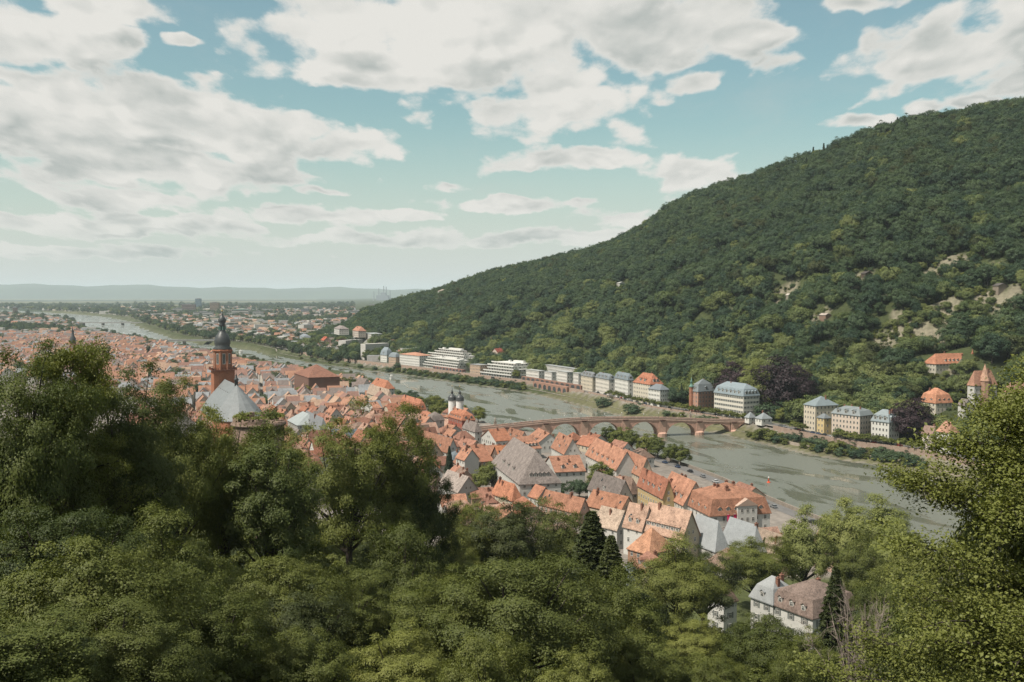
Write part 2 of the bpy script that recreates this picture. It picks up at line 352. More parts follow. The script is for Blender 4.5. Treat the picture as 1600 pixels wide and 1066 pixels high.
def build_ground():
    Ys = list(np.arange(-80, 1700, 7.0)); 
    while Ys[-1] < 46000: Ys.append(Ys[-1]+max(7.0, 0.03*(Ys[-1]-1466)))
    Ys = np.array(Ys); U = np.linspace(-0.86, 0.86, 330)
    Y, UU = np.meshgrid(Ys, U, indexing='ij'); X = UU*(Y+150); x = X.ravel(); y = Y.ravel()
    z, dS, dN, s, di = height(x, y, True)
    n = len(x); nu = len(U); ny = len(Ys)
    i = np.arange((ny-1)*(nu-1)); r = i//(nu-1); c = i % (nu-1); a = r*nu+c
    quads = np.stack([a, a+1, a+nu+1, a+nu], 1)
    me = bpy.data.meshes.new('ground'); me.vertices.add(n); me.vertices.foreach_set('co', np.stack([x, y, z], 1).ravel())
    me.loops.add(quads.size); me.loops.foreach_set('vertex_index', quads.ravel()); me.polygons.add(len(quads))
    me.polygons.foreach_set('loop_start', np.arange(len(quads))*4); me.polygons.foreach_set('loop_total', np.full(len(quads), 4)); me.update()
    me.polygons.foreach_set('use_smooth', np.ones(len(quads), bool))
    col = np.zeros((n, 4)); col[:, 3] = 1
    hillm = (z > 11) & (s > 0.005) & (dN > 0)
    castle = di > 4
    town = (~hillm) & (~castle)
    base = np.where(town[:, None], np.array([[0.24, 0.215, 0.19]]), np.array([[0.055, 0.068, 0.028]]))
    # the plain: gardens and fields
    f = (np.sin(x/230+np.sin(y/410)*2)*np.sin(y/520+1.3*np.sin(x/300)))
    bd = np.sin(np.log(np.maximum(y, 10))*13+.7*np.sin(x/1700)) > 0.0
    fld = np.where(bd[:, None], np.array([[0.035, 0.050, 0.026]]), np.array([[0.13, 0.13, 0.07]])); fld = np.where((f[:, None] > 0.55) & ~bd[:, None], np.array([[0.20, 0.19, 0.10]]), fld)
    farm = town & (y > 1500)
    base = np.where(farm[:, None], np.where((y < 5200)[:, None], np.array([[0.12, 0.125, 0.075]]), fld), base)
    gd = town & (x > 45) & (y < 345) & (dS > 20); base = np.where(gd[:, None], np.array([[0.085, 0.10, 0.04]]), base)
    # riverside grass
    g = (dN > 0) & (dN < 20)
    base = np.where(g[:, None], np.where((y < 1060)[:, None], np.array([[0.135, 0.132, 0.072]]), np.array([[0.062, 0.074, 0.032]])), base)
    gs = (dS > 0) & (dS < 40) & (y > 900); base = np.where(gs[:, None], np.array([[0.07, 0.082, 0.036]]), base)
    nl = (dN > 36) & ~hillm & (y < 2000); base = np.where(nl[:, None], np.array([[0.065, 0.080, 0.034]]), base)
    pv = patchval(x, y); pm = np.clip(pv*2.2, 0, 1)*hillm
    base = base*(1-pm[:, None]) + np.array([[0.22, 0.20, 0.145]])*pm[:, None]
    base = np.where((z < 0)[:, None], np.array([[0.06, 0.06, 0.04]]), base)
    col[:, :3] = base
    at_ = me.color_attributes.new('zone', 'FLOAT_COLOR', 'POINT'); at_.data.foreach_set('color', col.ravel())
    m = surf('ground', None, 0.35, 0.03, 0.35, 0.95, attr='zone', jitter=0, spec=.1)
    me.materials.append(m)
    return tag(obj('ground', me), 'valley ground: castle slope, town floor, riverside meadow and wooded hill', 'ground', kind='structure')
build_ground()
def strip(name, pl, pr, z, m, label, cat, kind='structure', zl=None):
    n = len(pl); v = [(p[0], p[1], z if zl is None else zl[i]) for i, p in enumerate(pl)]+[(p[0], p[1], z if zl is None else zl[i]) for i, p in enumerate(pr)]
    f = [[i, n+i, n+i+1, i+1] for i in range(n-1)]
    return tag(obj(name, mesh(name, v, f, m)), label, cat, kind=kind)
def resample(p, step):
    d = np.r_[0, np.cumsum(np.linalg.norm(np.diff(p, axis=0), axis=1))]; s = np.arange(0, d[-1], step)
    return np.stack([np.interp(s, d, p[:, 0]), np.interp(s, d, p[:, 1])], 1)
def water_mat():
    m, nt, b = new_mat('river_water'); N = nt.nodes.new; L = nt.links.new
    tc = N('ShaderNodeTexCoord')
    mp = N('ShaderNodeMapping'); mp.vector_type = 'TEXTURE'; L(tc.outputs['Object'], mp.inputs[0]); mp.inputs['Rotation'].default_value = (0, 0, math.radians(112)); mp.inputs['Scale'].default_value = (3.2, 1.0, 1)
    big = N('ShaderNodeTexNoise'); big.inputs['Scale'].default_value = 0.040; big.inputs['Detail'].default_value = 5; big.inputs['Roughness'].default_value = .6; big.inputs['Distortion'].default_value = 0.8; L(mp.outputs[0], big.inputs['Vector'])
    calm = N('ShaderNodeMapRange'); calm.interpolation_type = 'SMOOTHSTEP'; L(big.outputs[0], calm.inputs[0]); calm.inputs[1].default_value = .48; calm.inputs[2].default_value = .57
    mp2 = N('ShaderNodeMapping'); L(tc.outputs['Object'], mp2.inputs[0]); mp2.inputs['Scale'].default_value = (0.8, 1.0, 1)
    w1 = N('ShaderNodeTexNoise'); w1.inputs['Scale'].default_value = 0.55; w1.inputs['Detail'].default_value = 5; w1.inputs['Roughness'].default_value = .65; L(mp2.outputs[0], w1.inputs['Vector'])
    st = N('ShaderNodeMapRange'); L(calm.outputs[0], st.inputs[0]); st.inputs[3].default_value = 1.0; st.inputs[4].default_value = 0.05
    bp = N('ShaderNodeBump'); bp.inputs['Distance'].default_value = 0.55; L(st.outputs[0], bp.inputs['Strength']); L(w1.outputs[0], bp.inputs['Height']); L(bp.outputs[0], b.inputs['Normal'])
    ro = N('ShaderNodeMapRange'); L(calm.outputs[0], ro.inputs[0]); ro.inputs[3].default_value = 0.40; ro.inputs[4].default_value = 0.06; L(ro.outputs[0], b.inputs['Roughness'])
    b.inputs['Base Color'].default_value = (0.105, 0.112, 0.086, 1); b.inputs['IOR'].default_value = 1.9; b.inputs['Specular IOR Level'].default_value = 0.75
    return m
_n = 260
def equal(p, n):
    d = np.r_[0, np.cumsum(np.linalg.norm(np.diff(p, axis=0), axis=1))]; s = np.linspace(0, d[-1], n)
    return np.stack([np.interp(s, d, p[:, 0]), np.interp(s, d, p[:, 1])], 1)
strip('river', equal(offset(SB, -25), _n), equal(offset(NB, 25), _n), 0.35, water_mat(), 'grey green river winding past the old town under the bridge', 'river')
# road and river wall on the north side, quay on the south side
NR = resample(NB, 8.0); NR = NR[(NR[:, 1] > 300) & (NR[:, 1] < 1950)]
strip('road', offset(NR, 25.5), offset(NR, 33.5), 9.36, M['asphalt'], 'asphalt riverside road along the north bank', 'road')
strip('promenade', offset(NR, 22.6), offset(NR, 25.4), 9.33, M['paving'], 'pale paved riverside footpath above the north bank wall', 'path')
strip('riverside_path', offset(NR, 11.0), offset(NR, 13.0), 3.2, M['paving'], 'pale footpath through the riverside meadow', 'path', zl=[hz(p[0], p[1])+.12 for p in offset(NR, 12)])
SR = resample(SB, 8.0); SR = SR[(SR[:, 1] > 260) & (SR[:, 1] < 690)]
strip('road', offset(SR, -11.5), offset(SR, -4.5), 8.16, M['asphalt'], 'grey quay road beside the river in front of the palace', 'road')
def wall(name, line, z0, z1, t, m, label, color, cap=0.0):
    a = line; b = offset(line, t); mb = MB(); n = len(a)
    for i in range(n-1):
        p, q, r, s_ = a[i], a[i+1], b[i+1], b[i]
        mb.poly([(*p, z0), (*p, z1), (*q, z1), (*q, z0)]); mb.poly([(*s_, z0), (*r, z0), (*r, z1), (*s_, z1)]); mb.poly([(*p, z1), (*s_, z1), (*r, z1), (*q, z1)])
    for i in (0, n-1): mb.poly([(*a[i], z0), (*b[i], z0), (*b[i], z1), (*a[i], z1)])
    return tag(obj(name, mb.mesh(name, m), color=color), label, 'wall')
PINK = (0.37, 0.275, 0.22)
def nseg(y0, y1, off):
    p = offset(NR, off); return p[(p[:, 1] >= y0) & (p[:, 1] <= y1)]
wall('river_wall', nseg(300, 742, 21.8), 0.5, 10.3, 0.6, M['stone'], 'pinkish sandstone retaining wall right of the bridge', PINK)
wall('river_wall', nseg(752, 1000, 22.2), 6.5, 10.0, 0.6, M['stone'], 'long low sandstone parapet above the riverside meadow', PINK)
wall('river_wall', nseg(1002, 1180, 21.8), 0.5, 10.3, 0.6, M['stone'], 'sandstone retaining wall below the white terraced flats', PINK)
wall('river_wall', nseg(1182, 1700, 21.8), 0.5, 10.4, 0.6, M['stone'], 'distant sandstone river wall left of the terraced flats', PINK)
wall('quay_wall', offset(SR, -1.5), -2.5, 9.0, -0.7, M['stone'], 'stone quay wall along the near river bank', (0.3, 0.26, 0.22))
wall('garden_wall', nseg(560, 735, 9.0), 0.3, 4.3, 0.5, M['stone'], 'low pale wall along the river bank right of the bridge', (0.40, 0.34, 0.28))
def far_hills():
    mb = MB(); R0, R1 = 24000, 30000; n = 150
    us = np.linspace(-0.9, 0.9, n)
    def hh(u):
        px = 800+u*F
        py = np.interp(px, [-600,0,60,140,230,330,420,520,620,700,2200], [449,447,445,448,447,450,452,451,453,455,456]) + 1.1*math.sin(px/23)+.8*math.sin(px/9+1)
        return CAMZ + 27000*(461-py)/F + 26
    v = []; f = []
    for u in us: h = hh(u); v += [(u*R0, R0, 6), (u*R0*1.03, R0+900, 6+0.62*h), (u*R1*.95, 27000, h), (u*R1, R1, 6)]
    for i in range(n-1):
        for j in range(3): a = i*4+j; f.append([a, a+4, a+5, a+1])
    m = surf('far_wood', (0.06, 0.085, 0.05), .3, .0004, .003, .95)
    return tag(obj('far_hills', mesh('far_hills', v, f, m, True)), 'long low blue hills on the horizon beyond the plain', 'hills', kind='structure')
far_hills()
def haze():
    mb = MB(); mb.box(-36000, 36000, -400, 44000, -9, 480)
    m = bpy.data.materials.new('haze_air'); m.use_nodes = True; nt = m.node_tree; nt.nodes.clear()
    v = nt.nodes.new('ShaderNodeVolumePrincipled'); v.inputs['Color'].default_value = (0.80, 0.94, 1.0, 1); v.inputs['Density'].default_value = 0.000034; v.inputs['Anisotropy'].default_value = 0.0
    o = nt.nodes.new('ShaderNodeOutputMaterial'); nt.links.new(v.outputs[0], o.inputs['Volume'])
    return tag(obj('haze', mb.mesh('haze', m)), 'pale summer haze filling the valley and the plain', 'haze', kind='stuff')
haze()
# ------------------------------------------------------------------ trees
def leaf_mesh(name, C, Nn, size, tint, mat, r, squash=1.0):
    """one diamond leaf (or leaf spray) per centre C with normal Nn"""
    n = len(C); rnd = r.normal(size=(n, 3)); T = np.cross(Nn, rnd); T /= np.linalg.norm(T, axis=1)[:, None]+1e-9
    B = np.cross(Nn, T); sz = (size*r.uniform(.6, 1.35, n))[:, None]
    bend = Nn*sz*0.18
    V = np.stack([C-T*sz*.55, C+B*sz*.34*squash+bend, C+T*sz*.6, C-B*sz*.34*squash+bend], 1).reshape(-1, 3)
    me = bpy.data.meshes.new(name); me.vertices.add(4*n); me.vertices.foreach_set('co', V.ravel().astype(np.float32))
    me.loops.add(4*n); me.loops.foreach_set('vertex_index', np.arange(4*n, dtype=np.int32)); me.polygons.add(n)
    me.polygons.foreach_set('loop_start', np.arange(n, dtype=np.int32)*4); me.polygons.foreach_set('loop_total', np.full(n, 4, np.int32)); me.update()
    a = me.attributes.new('tint', 'FLOAT', 'POINT'); a.data.foreach_set('value', np.repeat(tint, 4).astype(np.float32))
    me.materials.append(mat); return me
def unit(v): return v/(np.linalg.norm(v, axis=-1, keepdims=True)+1e-9)
def broadleaf(seed, Rr, Rz, trunk_h, n_clump, n_leaf, leaf, mat, clump_r=0.27, up=0.5, flat=0.70, lobes=0.28, bark=None, shell=0.62, open_=0.0):
    """crown of radius Rr and half height Rz above a trunk; returns (trunk mesh, crown mesh, total height)"""
    r = np.random.default_rng(seed); cz = trunk_h + Rz*0.86
    ph = r.uniform(0, 6.28, 6)
    pts = []; tries = 0
    while len(pts) < n_clump and tries < 9000:
        tries += 1
        d = unit(r.normal(size=3)); 
        if d[2] < -0.62: continue
        az = math.atan2(d[1], d[0])
        k = 1 + lobes*(math.sin(2*az+ph[0])*.5+math.sin(3*az+ph[1]+2*d[2])*.5+.5*math.sin(5*d[2]+ph[2]))
        rad = r.uniform(shell, 1.02)*k if r.random() < .80 else r.uniform(.2, shell)
        p = np.array([d[0]*Rr*rad, d[1]*Rr*rad, cz+d[2]*Rz*rad])
        if all(np.linalg.norm((p-q)/np.array([1, 1, .8])) > clump_r*Rr*(1.0+.3*open_) for q in pts): pts.append(p)
    pts = np.array(pts); nC = len(pts)
    cr = Rr*clump_r*r.uniform(.7, 1.35, nC)
    per = np.maximum((n_leaf*cr**2/(cr**2).sum()).astype(int), 4)
    C = []; Nn = []; tn = []
    for i in range(nC):
        m = per[i]; d = r.normal(size=(m, 3)); d[:, 2] += up*1.6; d = unit(d)
        out = unit(pts[i]-np.array([0, 0, cz-.3*Rz]))
        d = unit(d + .55*out)
        rr = cr[i]*np.clip(r.normal(.88, .22, m), .15, 1.4)[:, None]
        bump_ = 1+.22*np.sin(d[:, :1]*5+i)*np.sin(d[:, 1:2]*5+i*2)
        C.append(pts[i]+d*rr*bump_*np.array([1.08, 1.08, flat])); Nn.append(unit(1.0*d+.6*out+np.array([0, 0, .2])+.40*r.normal(size=(m, 3)))); tn.append(np.clip(.5+r.normal(0, .22, m)+r.normal(0, .16), 0, 1))
    m = int(n_leaf*.22); d = unit(r.normal(size=(m, 3))); d[:, 2] = np.abs(d[:, 2])*1.0-.25; q = r.uniform(.35, .72, m)[:, None]
    C.append(np.array([0, 0, cz])+d*q*np.array([Rr, Rr, Rz])); Nn.append(unit(d+.5*r.normal(size=(m, 3)))); tn.append(r.uniform(.2, .6, m))
    crown = leaf_mesh('crown', np.vstack(C), np.vstack(Nn), leaf, np.concatenate(tn), mat, r)
    mb = MB(); tr = max(.028*(trunk_h+2*Rz), .12)
    lean = r.normal(0, .03, 2)
    spine = [(lean[0]*z, lean[1]*z, z) for z in np.linspace(-1.2, cz+.35*Rz, 7)]
    mb.tube(spine, [tr*1.25, tr, tr*.85, tr*.7, tr*.5, tr*.3, tr*.1], 7)
    for i in r.permutation(nC)[:min(nC, 34)]:
        p = pts[i]; z0 = trunk_h*r.uniform(.75, 1.15)+max(0, (p[2]-trunk_h))*.25
        a = Vector((lean[0]*z0, lean[1]*z0, z0)); b = Vector(p); mid = a.lerp(b, .5)+Vector((0, 0, -.06*Rr*r.random()))+Vector(r.normal(0, .05*Rr, 3))
        mb.tube([a, a.lerp(mid, .55), mid, mid.lerp(b, .6), b], [tr*.42, tr*.33, tr*.24, tr*.15, tr*.05], 5)
    return mb.mesh('trunk', bark or M['bark'], True), crown, cz+Rz
def conifer(seed, H, R, n_leaf, leaf, mat, droop=.35, start=.08):
    r = np.random.default_rng(seed); C = []; Nn = []; tn = []
    nb = int(n_leaf/26)
    mb = MB(); mb.tube([(0,0,-1), (0,0,H*.5), (0,0,H*.99)], [H*.018, H*.012, H*.002], 6)
    for k in range(nb):
        f = start+(1-start)*(k+.5)/nb; z = H*f; L_ = R*(1-f)**.85*r.uniform(.75, 1.12)+.12*R*.2
        a = k*2.399+r.normal(0, .25); m = 26
        t = np.sqrt(r.random(m)); w = (1-t)*.30*L_+.05*R
        px_ = t*L_; py_ = r.normal(0, .6, m)*w; pz_ = -droop*px_*t+.18*px_*(1-t)-np.abs(py_)*.3
        x = px_*math.cos(a)-py_*math.sin(a); y = px_*math.sin(a)+py_*math.cos(a)
        C.append(np.stack([x, y, z+pz_], 1)); d = np.stack([np.cos(a)*np.ones(m)*.5, np.sin(a)*np.ones(m)*.5, np.ones(m)], 1); Nn.append(unit(d+.7*r.normal(size=(m, 3)))); tn.append(r.random(m))
    return mb.mesh('trunk', M['bark'], True), leaf_mesh('crown', np.vstack(C), np.vstack(Nn), leaf, np.concatenate(tn), mat, r, .8), H
def weeping(seed, H, R, n_leaf, leaf, mat):
    r = np.random.default_rng(seed); C = []; Nn = []; tn = []; ns = 150
    mb = MB(); mb.tube([(0,0,-1), (.2,0,H*.35), (0,.1,H*.8)], [.45, .32, .1], 7)
    for k in range(ns):
        a = r.uniform(0, 6.28); rad = R*math.sqrt(r.random())*.98; top = H*(.97-.30*(rad/R)**2)*r.uniform(.92, 1.03); ln = H*r.uniform(.30, .75)
        m = n_leaf//ns; t = r.random(m); bx = rad*math.cos(a); by = rad*math.sin(a)
        C.append(np.stack([bx+r.normal(0, .28, m)+.12*bx*t, by+r.normal(0, .28, m)+.12*by*t, np.maximum(top-ln*t, .6)], 1))
        Nn.append(unit(np.stack([np.cos(a)+r.normal(0, .6, m), np.sin(a)+r.normal(0, .6, m), r.normal(.2, .3, m)], 1))); tn.append(np.clip(r.normal(.4, .2, m), 0, 1))
        if k % 6 == 0: mb.tube([(0, 0, H*.45), (bx*.5, by*.5, top*.9), (bx, by, top-.3)], [.16, .09, .03], 4)
    return mb.mesh('trunk', M['bark'], True), leaf_mesh('crown', np.vstack(C), np.vstack(Nn), leaf, np.concatenate(tn), mat, r), H
def bare(seed, H, R):
    r = np.random.default_rng(seed); mb = MB(); tw = MB()
    for k in range(11):
        a = r.uniform(0, 6.28); tilt = r.uniform(.1, .75)
        p = Vector((0, 0, 0)); d = Vector((math.cos(a)*tilt, math.sin(a)*tilt, 1)).normalized(); pts = [p]
        for j in range(7):
            d = (d+Vector(r.normal(0, .13, 3))+Vector((0, 0, .02))).normalized(); p = p+d*H/7*r.uniform(.75, 1.1); pts.append(p)
        mb.tube(pts, list(np.linspace(.13, .03, 8)), 5)
        for q in range(26):
            j = r.integers(2, 8); b0 = Vector(pts[j]); e = (d+Vector(r.normal(0, .75, 3))).normalized(); l = H*r.uniform(.10, .26)
            m_ = b0+e*l*.5+Vector(r.normal(0, .08*l, 3)); e2 = (e+Vector(r.normal(0, .3, 3))).normalized(); end = m_+e2*l*.5
            tw.tube([b0, m_, end], [.035, .025, .009], 3)
            for w in range(4):
                s0 = m_.lerp(end, r.random()); tw.tube([s0, s0+(e2+Vector(r.normal(0, .6, 3))).normalized()*l*.45], [.016, .006], 3)
    return mb.mesh('trunk', M['deadwood'], True), tw.mesh('twigs', M['deadwood']), H
def spray_tree(seed, H, R, n_branch, n_leaf, leaf, mat):
    """open crown of long layered branches carrying separate leaf sprays"""
    r = np.random.default_rng(seed); mb = MB(); C = []; Nn = []; tn = []
    mb.tube([(0,0,-2), (.3,.1,H*.4), (.1,-.2,H*.75), (0,0,H*.96)], [.5, .40, .22, .05], 8)
    clusters = []
    for k in range(n_branch):
        f = .30+.68*(k+.5)/n_branch; a = k*2.399+r.normal(0, .3); L_ = R*(1.08-.80*max(0, (f-.45)/.55)**1.6)*r.uniform(.7, 1.08)
        p = Vector((0, 0, H*f)); d = Vector((math.cos(a), math.sin(a), r.uniform(.15, .55)+.5*max(0, f-.7))).normalized(); pts = [p]; rad = []
        ns = 8
        for j in range(ns):
            d = (d+Vector(r.normal(0, .10, 3))+Vector((0, 0, -.035))).normalized(); p = p+d*L_/ns; pts.append(p)
        mb.tube(pts, list(np.linspace(.17*(1.2-f), .02, ns+1)), 5)
        for q in range(15):
            j = r.integers(2, ns+1); b0 = Vector(pts[j]); e = (d+Vector((r.normal(0, .8), r.normal(0, .8), r.normal(.12, .35)))).normalized(); l = R*r.uniform(.10, .24)*(1.15-.3*j/ns)
            b1 = b0+e*l*.5+Vector(r.normal(0, .05*l, 3)); b2 = b1+(e+Vector((0, 0, -.12))).normalized()*l*.5
            mb.tube([b0, b1, b2], [.03, .02, .008], 4)
            for t in (.35, .6, .8, 1.0, 1.0):
                c = b0.lerp(b1, t*2) if t < .5 else b1.lerp(b2, t*2-1); clusters.append(c+Vector(r.normal(0, .12*l, 3)))
    m = n_leaf//len(clusters)
    for c in clusters:
        o = r.normal(size=(m, 3))*np.array([.42, .42, .16])*(R/9); C.append(np.array(c)+o); Nn.append(unit(np.array([0, 0, 1.])+.55*r.normal(size=(m, 3)))); tn.append(np.clip(r.normal(r.uniform(.3, .7), .2, m), 0, 1))
    return mb.mesh('trunk', M['bark'], True), leaf_mesh('crown', np.vstack(C), np.vstack(Nn), leaf, np.concatenate(tn), mat, r, 1.1), H
SP = {}
for i in range(3): SP['oak%d' % i] = broadleaf(10+i, 8.0, 8.0, 5.0, 125, 78000, .205, M[('leafA', 'leafG', 'leafF')[i]], .20, lobes=.28)
SP['oak3'] = broadleaf(14, 8.0, 7.5, 4.5, 125, 78000, .205, M['leafG'], .20, lobes=.18)
for i in range(2): SP['maple%d' % i] = broadleaf(30+i, 6.0, 7.5, 3.5, 95, 52000, .20, M[('leafF', 'leafE')[i]], .215, lobes=.24)
SP['light0'] = broadleaf(40, 6.5, 6.5, 3.0, 105, 54000, .195, M['leafB'], .21, lobes=.26)
SP['light1'] = broadleaf(41, 6.5, 6.0, 3.0, 105, 54000, .195, M['leafB'], .215, lobes=.26)
SP['dark0'] = broadleaf(43, 6.5, 8.0, 4.0, 100, 48000, .22, M['leafD'], .21, lobes=.26)
SP['pale0'] = broadleaf(44, 6.0, 6.5, 3.0, 90, 40000, .26, M['leafC'], .24, lobes=.22)
SP['tall0'] = broadleaf(45, 7.5, 8.5, 7.0, 120, 76000, .20, M['leafA'], .20, lobes=.45, open_=.6)
SP['locust'] = spray_tree(50, 32, 11.5, 76, 230000, .165, M['leafB'])
SP['spray0'] = spray_tree(51, 20, 8.5, 46, 70000, .20, M['leafA'])
SP['spruce'] = conifer(60, 20, 4.2, 16000, .55, M['leafN'])
SP['yew'] = conifer(61, 20, 4.6, 15000, .55, M['leafD'], .15, .05)
SP['willow'] = weeping(62, 13, 5.0, 22000, .34, M['leafD'])
SP['bare'] = bare(63, 10, 5)
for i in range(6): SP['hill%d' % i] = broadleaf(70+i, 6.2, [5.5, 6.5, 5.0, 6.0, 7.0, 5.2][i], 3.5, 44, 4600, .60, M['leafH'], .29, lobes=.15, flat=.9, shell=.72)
for i in range(2): SP['fir%d' % i] = conifer(80+i, 20, 4.0, 900, 1.5, M['leafN'])
SP['beech'] = broadleaf(85, 10, 10, 3.0, 60, 9000, .8, M['leafP'], .28, lobes=.12)
SP['mid0'] = broadleaf(86, 6.0, 6.0, 3.0, 50, 9000, .55, M['leafA'], .28, lobes=.2)
SP['mid1'] = broadleaf(87, 6.0, 5.5, 2.5, 50, 9000, .55, M['leafH'], .28, lobes=.25)
SP['shrub0'] = broadleaf(88, 3.0, 2.6, .3, 22, 1500, .55, M['leafB'], .36, lobes=.25)
SP['shrub1'] = broadleaf(89, 3.4, 2.3, .2, 22, 1500, .55, M['leafH'], .36, lobes=.3)
SP['plane'] = broadleaf(90, 3.0, 1.7, 2.6, 22, 1300, .55, M['leafB'], .36, lobes=.1)
SP['poplar'] = broadleaf(91, 2.3, 9.5, 2.0, 40, 3000, .8, M['leafN'], .5, lobes=.1)
def tree(kind, name, x, y, h, label=None, group=None, width=1.0, rz=None, z=None, cat='tree'):
    tk, cw, H = SP[kind]; s = h/H; z = hz(x, y) if z is None else z
    o = empty(name, (x, y, z), random.uniform(0, 6.28) if rz is None else rz); o.scale = (s*width, s*width, s)
    obj('trunk', tk, o); obj('crown' if kind != 'bare' else 'twigs', cw, o)
    if label: tag(o, label, cat, group)
    return o
def tree_top(kind, name, px, py, D, w_px, label, group='trees on the castle slope', rz=None, minh=6):
    """tree whose top shows at px, py when it stands D metres away and whose crown is w_px wide"""
    p = atY(px, py, D); z = hz(p.x, p.y); h = max(p.z-z, minh)
    cw = SP[kind][1]; k = SP[kind]
    if kind not in _WID:
        co = np.empty(len(cw.vertices)*3, np.float32); cw.vertices.foreach_get('co', co); co = co.reshape(-1, 3); _WID[kind] = (np.percentile(np.abs(co[:, 0]), 97)+np.percentile(np.abs(co[:, 1]), 97))
    s = h/k[2]; width = (w_px*D/F)/(_WID[kind]*s)
    return tree(kind, name, p.x, p.y, h, label, group, max(.45, min(width, 1.9)), rz, z)
_WID = {}
# ------------------------------------------------------------------ houses
def win_mesh(shutter=False):
    mb = MB()     # 1 x 1 unit window in the x-z plane, outside towards +y
    for (a, b, c, d) in ((-.5,-.40,-.5,.5), (.40,.5,-.5,.5), (-.40,.40,.42,.5), (-.40,.40,-.5,-.42), (-.04,.04,-.42,.42), (-.40,-.04,.12,.17), (.04,.40,.12,.17)): mb.box(a, b, -.05, .09, c, d)
    return mb.mesh('window', M['frame'])
WIN = win_mesh()
_mb = MB(); _mb.box(-.41, .41, -.04, .035, -.43, .43); PANE = _mb.mesh('pane', M['glass'])
_mb = MB(); _mb.box(-.42, .42, -.05, .05, -.46, .46, 1)
for (a, b, c, d) in ((-.5,-.42,-.5,.5), (.42,.5,-.5,.5), (-.42,.42,.46,.5), (-.42,.42,-.5,-.46), (-.035,.035,-.46,.46)): _mb.box(a, b, -.05, .08, c, d)
WIN1 = _mb.mesh('window', [M['frame'], M['glass']])          # small far window: frame and glass
_mb = MB(); _mb.box(-.5, .5, -.02, .06, -.5, .5); SHUT = _mb.mesh('shutter', surf('shutter_paint', (0.17, 0.18, 0.17), .15, 2, 8, .7))
_mb = MB(); _mb.box(-.4, .4, -.4, .4, -1.6, 1.7); _mb.box(-.5, .5, -.5, .5, 1.7, 1.95); _mb.box(-.18, .18, -.18, .18, 1.95, 2.4); CHIM = _mb.mesh('chimney', M['brick'])
_mb = MB(); _mb.box(-.75, .75, -2.6, 0, -.5, 1.6); _mb.poly([(-.75, 0, 1.6), (.75, 0, 1.6), (0, 0, 2.1)]); DORM = _mb.mesh('dormer', M['plaster'])
_v, _f = thicken([(-.95, .25, 1.52), (0, .25, 2.2), (.95, .25, 1.52), (-.95, -3.2, 1.52), (0, -3.6, 2.2), (.95, -3.2, 1.52)], [[0, 1, 4, 3], [1, 2, 5, 4]], .14); DROOF = mesh('dormer_roof', _v, _f, M['tile']); DROOFS = mesh('dormer_roof', _v, _f, M['slate'])
_mb = MB(); _mb.box(-.95, .95, -2.6, 0, -.5, 1.45); SHED = _mb.mesh('dormer', M['plaster'])
_v, _f = thicken([(-1.1, .3, 1.5), (1.1, .3, 1.5), (1.1, -3.0, 2.35), (-1.1, -3.0, 2.35)], [[0, 1, 2, 3]], .14); SROOF = mesh('dormer_roof', _v, _f, M['tile']); SROOFS = mesh('dormer_roof', _v, _f, M['slate'])
_mb = MB(); _mb.box(-.45, .45, -.6, .6, -.1, .06); _mb.box(-.36, .36, -.5, .5, .0, .09, 1); SKYL = _mb.mesh('skylight', [M['lead'], M['glass']])
def roof_geo(kind, L, Wd, H, rise, o=.45):
    l, w = L/2+o, Wd/2+o; dz = o*rise/(Wd/2); ze = H-dz
    if kind == 'gable':
        return [(-l,-w,ze),(l,-w,ze),(l,0,H+rise),(-l,0,H+rise),(l,w,ze),(-l,w,ze)], [[0,1,2,3],[3,2,4,5]]
    if kind == 'hip':
        r = max(L/2-Wd/2*.8, .4)
        return [(-l,-w,ze),(l,-w,ze),(l,w,ze),(-l,w,ze),(-r,0,H+rise),(r,0,H+rise)], [[0,1,5,4],[1,2,5],[2,3,4,5],[3,0,4]]
    if kind == 'halfhip':
        r = L/2-Wd*.22; k = .6; zm = H+rise*k; wm = (Wd/2)*(1-k)
        return [(-l,-w,ze),(l,-w,ze),(l,w,ze),(-l,w,ze),(-l,-wm,zm),(l,-wm,zm),(l,wm,zm),(-l,wm,zm),(-r,0,H+rise),(r,0,H+rise)], [[0,1,5,9,8,4],[2,3,7,8,9,6],[5,6,9],[7,4,8]]
    if kind == 'mansard':
        i = min(1.5, Wd*.13); zm = H+rise*.58; l2, w2 = L/2-i, Wd/2-i; r = max(l2-w2*.75, .3); ze = H-.1
        return [(-l,-w,ze),(l,-w,ze),(l,w,ze),(-l,w,ze),(-l2,-w2,zm),(l2,-w2,zm),(l2,w2,zm),(-l2,w2,zm),(-r,0,H+rise),(r,0,H+rise)], [[0,1,5,4],[1,2,6,5],[2,3,7,6],[3,0,4,7],[4,5,9,8],[5,6,9],[6,7,8,9],[7,4,8]]
    if kind == 'flat':
        return [(-l,-w,H+.35),(l,-w,H+.35),(l,w,H+.35),(-l,w,H+.35)], [[0,1,2,3]]
